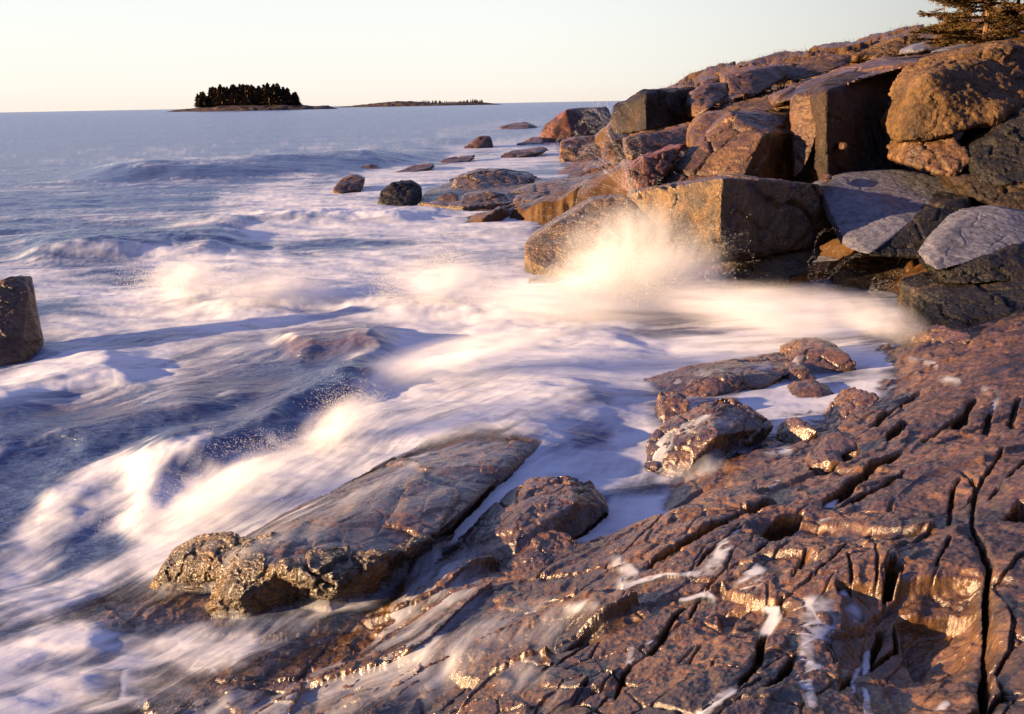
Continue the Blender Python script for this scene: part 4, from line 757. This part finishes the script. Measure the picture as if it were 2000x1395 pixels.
# ------------------------------------------------------------ spruces at the top of the shore
def spruce(base, H, R0, seed, label, nl=70, zmin=.04, bare=False, trunk_r=.09, side=None, dens=34):
    r = random.Random(seed); root = bpy.data.objects.new('spruce_tree', None); C.objects.link(root); root.location = base; tag(root, label, 'tree')
    V = []; Fc = []; ns = 8
    for k in range(15):
        t = k / 14; rr_ = trunk_r * (1 - .9 * t); 
        for i in range(ns): an = i * 2 * math.pi / ns; V.append((rr_ * math.cos(an) + .03 * math.sin(t * 9 + seed), rr_ * math.sin(an), H * t))
        if k: 
            for i in range(ns): a0 = (k - 1) * ns; Fc.append((a0 + i, a0 + (i + 1) % ns, a0 + ns + (i + 1) % ns, a0 + ns + i))
    B = []; BF = []; NV = []; NF = []
    def tube(p, q, r0, r1, VV, FF):
        d = (q - p); 
        if d.length < 1e-5: return
        x = d.cross(Vector((0, 0, 1))).normalized() if abs(d.normalized().z) < .95 else Vector((1, 0, 0)); y = d.cross(x).normalized(); j = len(VV)
        for c, rr_ in ((p, r0), (q, r1)):
            for i in range(4): an = i * math.pi / 2; VV.append(tuple(c + x * (rr_ * math.cos(an)) + y * (rr_ * math.sin(an))))
        for i in range(4): FF.append((j + i, j + (i + 1) % 4, j + 4 + (i + 1) % 4, j + 4 + i))
    for k in range(nl):
        t = zmin + (0.97 - zmin) * (k + r.random()) / nl; an = r.random() * 2 * math.pi; Lb = R0 * (1 - t) ** .7 * r.uniform(.55, 1.15)
        p = Vector((0, 0, H * t)); dirv = Vector((math.cos(an), math.sin(an), r.uniform(-.32, .35))); pts = [p]; seg = 6
        for j in range(seg): p = p + dirv * (Lb / seg); dirv = (dirv + Vector((0, 0, r.uniform(-.05, .09)))).normalized(); pts.append(p.copy())
        for j in range(seg): tube(pts[j], pts[j + 1], .020 * (1 - j / seg) + .005, .020 * (1 - (j + 1) / seg) + .004, B, BF)
        if bare and r.random() < .6: m_ = 4
        else: m_ = int(dens * Lb / 1.5) + 4
        for j in range(m_):
            f = (0.15 + .85 * j / m_) * seg; i = min(int(f), seg - 1); c = pts[i].lerp(pts[i + 1], f - i)
            for sd_ in (-1, 1):
                la = an + sd_ * r.uniform(.5, 1.2); ll = r.uniform(.10, .34) * (1.15 - j / m_ * .6); tip = c + Vector((math.cos(la) * ll, math.sin(la) * ll, r.uniform(-.09, .05)))
                tube(c, tip, .004, .003, B, BF)
                for q in range(7):
                    cc = c.lerp(tip, (q + .5) / 7); w_ = r.uniform(.030, .060); aa = la + r.uniform(-.9, .9); dz = r.uniform(-.03, .035); e1_ = Vector((math.cos(aa), math.sin(aa), 0)) * w_ * 1.5; e2_ = Vector((-math.sin(aa), math.cos(aa), 0)) * w_ * .35 + Vector((0, 0, dz * .6))
                    j0 = len(NV); NV.extend([tuple(cc - e2_), tuple(cc + e1_ + Vector((0, 0, dz))), tuple(cc + e2_)]); NF.append((j0, j0 + 1, j0 + 2))
    for nm, v, f, m in (('trunk', V + [tuple(q) for q in B], Fc + [tuple(i + len(V) for i in q) for q in BF], M_BARK), ('crown', NV, NF, M_NEEDLE)):
        me = bpy.data.meshes.new(nm); me.from_pydata(v, [], f); me.materials.append(m); o = bpy.data.objects.new(nm, me); C.objects.link(o); o.parent = root
    return root
def tb(px, py, Y): p = atY(px, py, Y); return Vector(p)
spruce(tb(1920, 98, 25), 8.5, 2.0, 3, 'open branched spruce with a straight sunlit trunk and long bare lower limbs', 170, .03, trunk_r=.085, dens=42)
spruce(tb(1834, 88, 30), 3.6, .5, 5, 'thin half dead spruce standing apart at the seaward edge of the grove', 26, .1, True, .02, dens=10)
spruce(tb(1975, 92, 26), 8.0, 1.8, 8, 'dense brown green spruce directly behind the golden cliff block', 130, .02, trunk_r=.06)
spruce(tb(2030, 90, 24), 8.5, 2.2, 12, 'bushy spruce half cut off by the edge of the grove', 130, .02, trunk_r=.07)
spruce(tb(1888, 92, 29), 7.5, 2.0, 15, 'slim spruce with reddish twigs behind the straight sunlit trunk', 70, .04, trunk_r=.045)
spruce(tb(1862, 94, 28), .9, 1.1, 21, 'knee high scrubby spruce at the foot of the thin half dead one', 40, .02, trunk_r=.03)

# ------------------------------------------------------------ grass along the skyline of the headland
gm = np.where((gy > 30) & (gy < 56) & (HG > 3.0))[0]; gpx, gpy = project(np.stack([gx[gm], gy[gm], HG[gm]], 1)); gm = gm[(gpx > 1250) & (gpx < 2010)]
rs = np.random.RandomState(4); pick = rs.choice(gm, min(len(gm), 16000), replace=True); pick = pick[fbm2(gx[pick] * .7, gy[pick] * .7, 3, 91) > -.12]
n = len(pick); bx = gx[pick] + rs.uniform(-.3, .3, n); by = gy[pick] + rs.uniform(-.5, .5, n); bz = HG[pick] - .12; hh = rs.uniform(.14, .34, n) * np.where(rs.rand(n) < .04, 1.8, 1); an = rs.uniform(0, 6.28, n); ln = rs.uniform(-.12, .12, (n, 2))
w_ = .012 * np.ones(n); Va = np.stack([bx - w_ * np.cos(an), by - w_ * np.sin(an), bz], 1); Vb = np.stack([bx + w_ * np.cos(an), by + w_ * np.sin(an), bz], 1); Vc = np.stack([bx + ln[:, 0], by + ln[:, 1], bz + hh], 1)
me = mesh_np('grass', np.stack([Va, Vb, Vc], 1).reshape(-1, 3), np.arange(n * 3).reshape(n, 3), False); me.materials.append(M_GRASS); o = bpy.data.objects.new('grass', me); C.objects.link(o)
tag(o, 'short dry grass growing along the skyline of the headland', 'grass', kind='stuff')

# ------------------------------------------------------------ spray: drifting mist and flying drops
def mist_mat(name, dens, nscale, stretch=(1, 1, 1)):
    m, N, L = mat_new(name); out = N.new('ShaderNodeOutputMaterial'); v = N.new('ShaderNodeVolumePrincipled'); v.inputs['Color'].default_value = (1.0, 0.99, 0.98, 1); v.inputs['Anisotropy'].default_value = 0.0
    tc = N.new('ShaderNodeTexCoord'); ln_ = N.new('ShaderNodeVectorMath'); ln_.operation = 'LENGTH'; L.new(tc.outputs['Object'], ln_.inputs[0])
    f = math_(N, L, 'SUBTRACT', 1.0, ln_.outputs['Value'], clamp=True); f = math_(N, L, 'POWER', f, 1.7)
    mp = N.new('ShaderNodeMapping'); mp.inputs['Scale'].default_value = stretch; L.new(tc.outputs['Object'], mp.inputs[0])
    nz = noise(N, L, mp.outputs[0], nscale, 4, .6, .4); mr = N.new('ShaderNodeMapRange'); mr.inputs[1].default_value = .38; mr.inputs[2].default_value = .66; mr.inputs[3].default_value = .12; mr.inputs[4].default_value = 1.6; L.new(nz, mr.inputs[0])
    L.new(math_(N, L, 'MULTIPLY', math_(N, L, 'MULTIPLY', f, mr.outputs[0]), dens), v.inputs['Density']); L.new(v.outputs[0], out.inputs['Volume']); return m
def mist(px, py, Y, r, rot, dens, label, ns=1.6, stretch=(1, 1, 1)):
    me = bpy.data.meshes.new('spray_mist'); bm = bmesh.new(); bmesh.ops.create_icosphere(bm, subdivisions=3, radius=1.0); bm.to_mesh(me); bm.free(); me.materials.append(mist_mat('mist', dens, ns, stretch))
    o = bpy.data.objects.new('spray_mist', me); C.objects.link(o); o.location = Vector(atY(px, py, Y)); o.scale = r; o.rotation_euler = (0, R(rot), 0); tag(o, label, 'spray', kind='stuff')
mist(1240, 555, 12.4, (1.7, .8, .72), 0, 13, 'glowing burst of spray where the surge hits the overhanging boulder', 2.0)
mist(1220, 480, 12.9, (1.3, .6, .85), -12, 4, 'thin golden spray climbing over the low tilted slab', 2.0, (1.6, 1, .6))
mist(1330, 520, 12.3, (.9, .5, .8), 20, 3.5, 'thin golden spray climbing the left face of the overhanging boulder', 2.0, (1.6, 1, .6))
mist(1150, 590, 11.8, (2.2, .8, .42), 4, 8, 'white spray spreading low in front of the burst', 2.4, (.6, 1, 2))
mist(1420, 590, 11.2, (1.4, .6, .35), 3, 7, 'cream spray rolling under the gold crusted slab', 2.2, (.6, 1, 2))
mist(1560, 610, 9.6, (1.7, .6, .42), 6, 5, 'cream spray washing along the foot of the gold crusted slab')
mist(1720, 625, 9.0, (.8, .4, .30), 20, 5, 'thin spray running out toward the head of the shelf')
mist(360, 545, 13.2, (.8, .5, .42), -10, 6, 'frothy spray at the seaward tip of the breaking wave', 2.4)
mist(530, 560, 13.0, (1.5, .6, .35), 0, 5, 'spray smoking along the back of the breaking wave', 2.4)
mist(870, 550, 12.6, (1.2, .6, .50), 0, 5, 'spray leaping in the middle of the breaking wave', 2.4)
mist(660, 830, 6.7, (.55, .4, .24), -28, 9, 'spray blown up from the bore beside the whaleback ledge', 2.0)
mist(440, 950, 5.6, (.75, .4, .16), -26, 10, 'spray along the lower end of the bore', 2.0)
mist(900, 690, 8.6, (1.5, .6, .22), -12, 6, 'low spray above the crossing foam in the middle of the cove', 2.0)
M_DROP, N_, L_ = mat_new('water_drops'); _o = N_.new('ShaderNodeOutputMaterial'); _b = N_.new('ShaderNodeBsdfPrincipled'); _b.inputs['Base Color'].default_value = (.85, .84, .82, 1); _b.inputs['Roughness'].default_value = .3
_t = N_.new('ShaderNodeBsdfTranslucent'); _t.inputs[0].default_value = (.85, .84, .82, 1); _m = N_.new('ShaderNodeMixShader'); _m.inputs[0].default_value = .5; L_.new(_b.outputs[0], _m.inputs[1]); L_.new(_t.outputs[0], _m.inputs[2]); L_.new(_m.outputs[0], _o.inputs[0])
def drops(P, r, label):
    n = len(P); oc = np.array([(1, 0, 0), (-1, 0, 0), (0, 1, 0), (0, -1, 0), (0, 0, 1.3), (0, 0, -1.3)]); V = (P[:, None] + oc[None] * r[:, None, None]).reshape(-1, 3)
    f = np.array([(0, 2, 4), (2, 1, 4), (1, 3, 4), (3, 0, 4), (2, 0, 5), (1, 2, 5), (3, 1, 5), (0, 3, 5)]); Q = (f[None] + (np.arange(n) * 6)[:, None, None]).reshape(-1, 3)
    me = mesh_np('flying_drops', V, Q); me.materials.append(M_DROP); o = bpy.data.objects.new('flying_drops', me); C.objects.link(o); tag(o, label, 'spray', kind='stuff')
def arcs(src, tips, Y, n, label, k=150, rad_=.0035, spread=.5):
    out = []
    for i in range(n):
        tx, ty, ex, ey = tips[i % len(tips)]; j = lambda s_: rs.uniform(-s_, s_)
        a_ = atY(src[0] + j(8), src[1] + j(6), Y); top = atY(tx + j(45), ty + j(40), Y + j(spread)); e_ = atY(ex + j(30), ey + j(20), Y + j(spread)); c_ = 2 * top - .5 * (a_ + e_)
        t = np.linspace(0, rs.uniform(.7, 1), k)[:, None] + rs.uniform(-.002, .002, (k, 1)); out.append((1 - t) ** 2 * a_ + 2 * t * (1 - t) * c_ + t * t * e_ + rs.normal(0, .016, (k, 3)) * (t + .25))
    P = np.concatenate(out); P = P[rs.rand(len(P)) < .5]; drops(P, rs.uniform(.5, 1.2, len(P)) * rad_, label)
arcs((1236, 385), [(1170, 255, 1120, 300), (1190, 225, 1130, 245), (1205, 300, 1160, 330), (1150, 300, 1090, 350), (1185, 330, 1120, 380)], 12.0, 42, 'fan of drops thrown high and seaward in thin arcs above the main splash', 300, .0024)
arcs((1245, 570), [(1100, 430, 1010, 520), (1180, 400, 1090, 500), (1250, 390, 1260, 480), (1330, 420, 1400, 520), (1140, 480, 1050, 560), (1380, 470, 1450, 570)], 12.0, 70, 'ragged sheets of drops bursting outward from the foot of the boulder', 200, .0026, .8)
arcs((1370, 520), [(1400, 460, 1440, 490), (1420, 480, 1450, 520)], 11.0, 12, 'short arcs of drops against the black face of the overhanging boulder', 120, .0018)
arcs((1600, 560), [(1640, 478, 1690, 510), (1620, 500, 1670, 540), (1650, 500, 1700, 540)], 10.6, 8, 'dome of drops over the gap beside the low gold block', 170, .0019)
arcs((1700, 570), [(1790, 580, 1850, 650), (1760, 590, 1830, 660)], 9.4, 22, 'drops raining on the head of the shelf', 150, .0018)
def cloud_drops(items, label):
    out = []; rr_ = []
    for px, py, Y, sx_, sy_, sz_, n in items:
        c = atY(px, py, Y); q = rs.normal(0, 1, (n, 3)) * (sx_, sy_, sz_); q[:, 2] = np.abs(q[:, 2]); out.append(c + q); rr_.append(rs.uniform(.002, .006, n) * Y / 12)
    drops(np.concatenate(out), np.concatenate(rr_), label)
cloud_drops([(1240, 560, 11.6, .5, .3, .45, 9000), (1150, 590, 11.2, .8, .3, .15, 5000), (340, 560, 13.3, .45, .3, .22, 3500), (500, 565, 13.1, .7, .3, .14, 3500), (870, 560, 12.8, .22, .2, .38, 2500), (960, 570, 12.6, .2, .2, .22, 1200), (760, 575, 12.8, .2, .2, .22, 1500)], 'fine white drops hanging over the splash and the breaking wave')
cloud_drops([(690, 800, 6.9, .18, .15, .12, 2500), (560, 880, 6.1, .3, .15, .06, 2500), (400, 960, 5.5, .3, .15, .05, 2500), (270, 1020, 5.1, .12, .12, .05, 1200)], 'fine drops flung up along the bore beside the whaleback ledge')
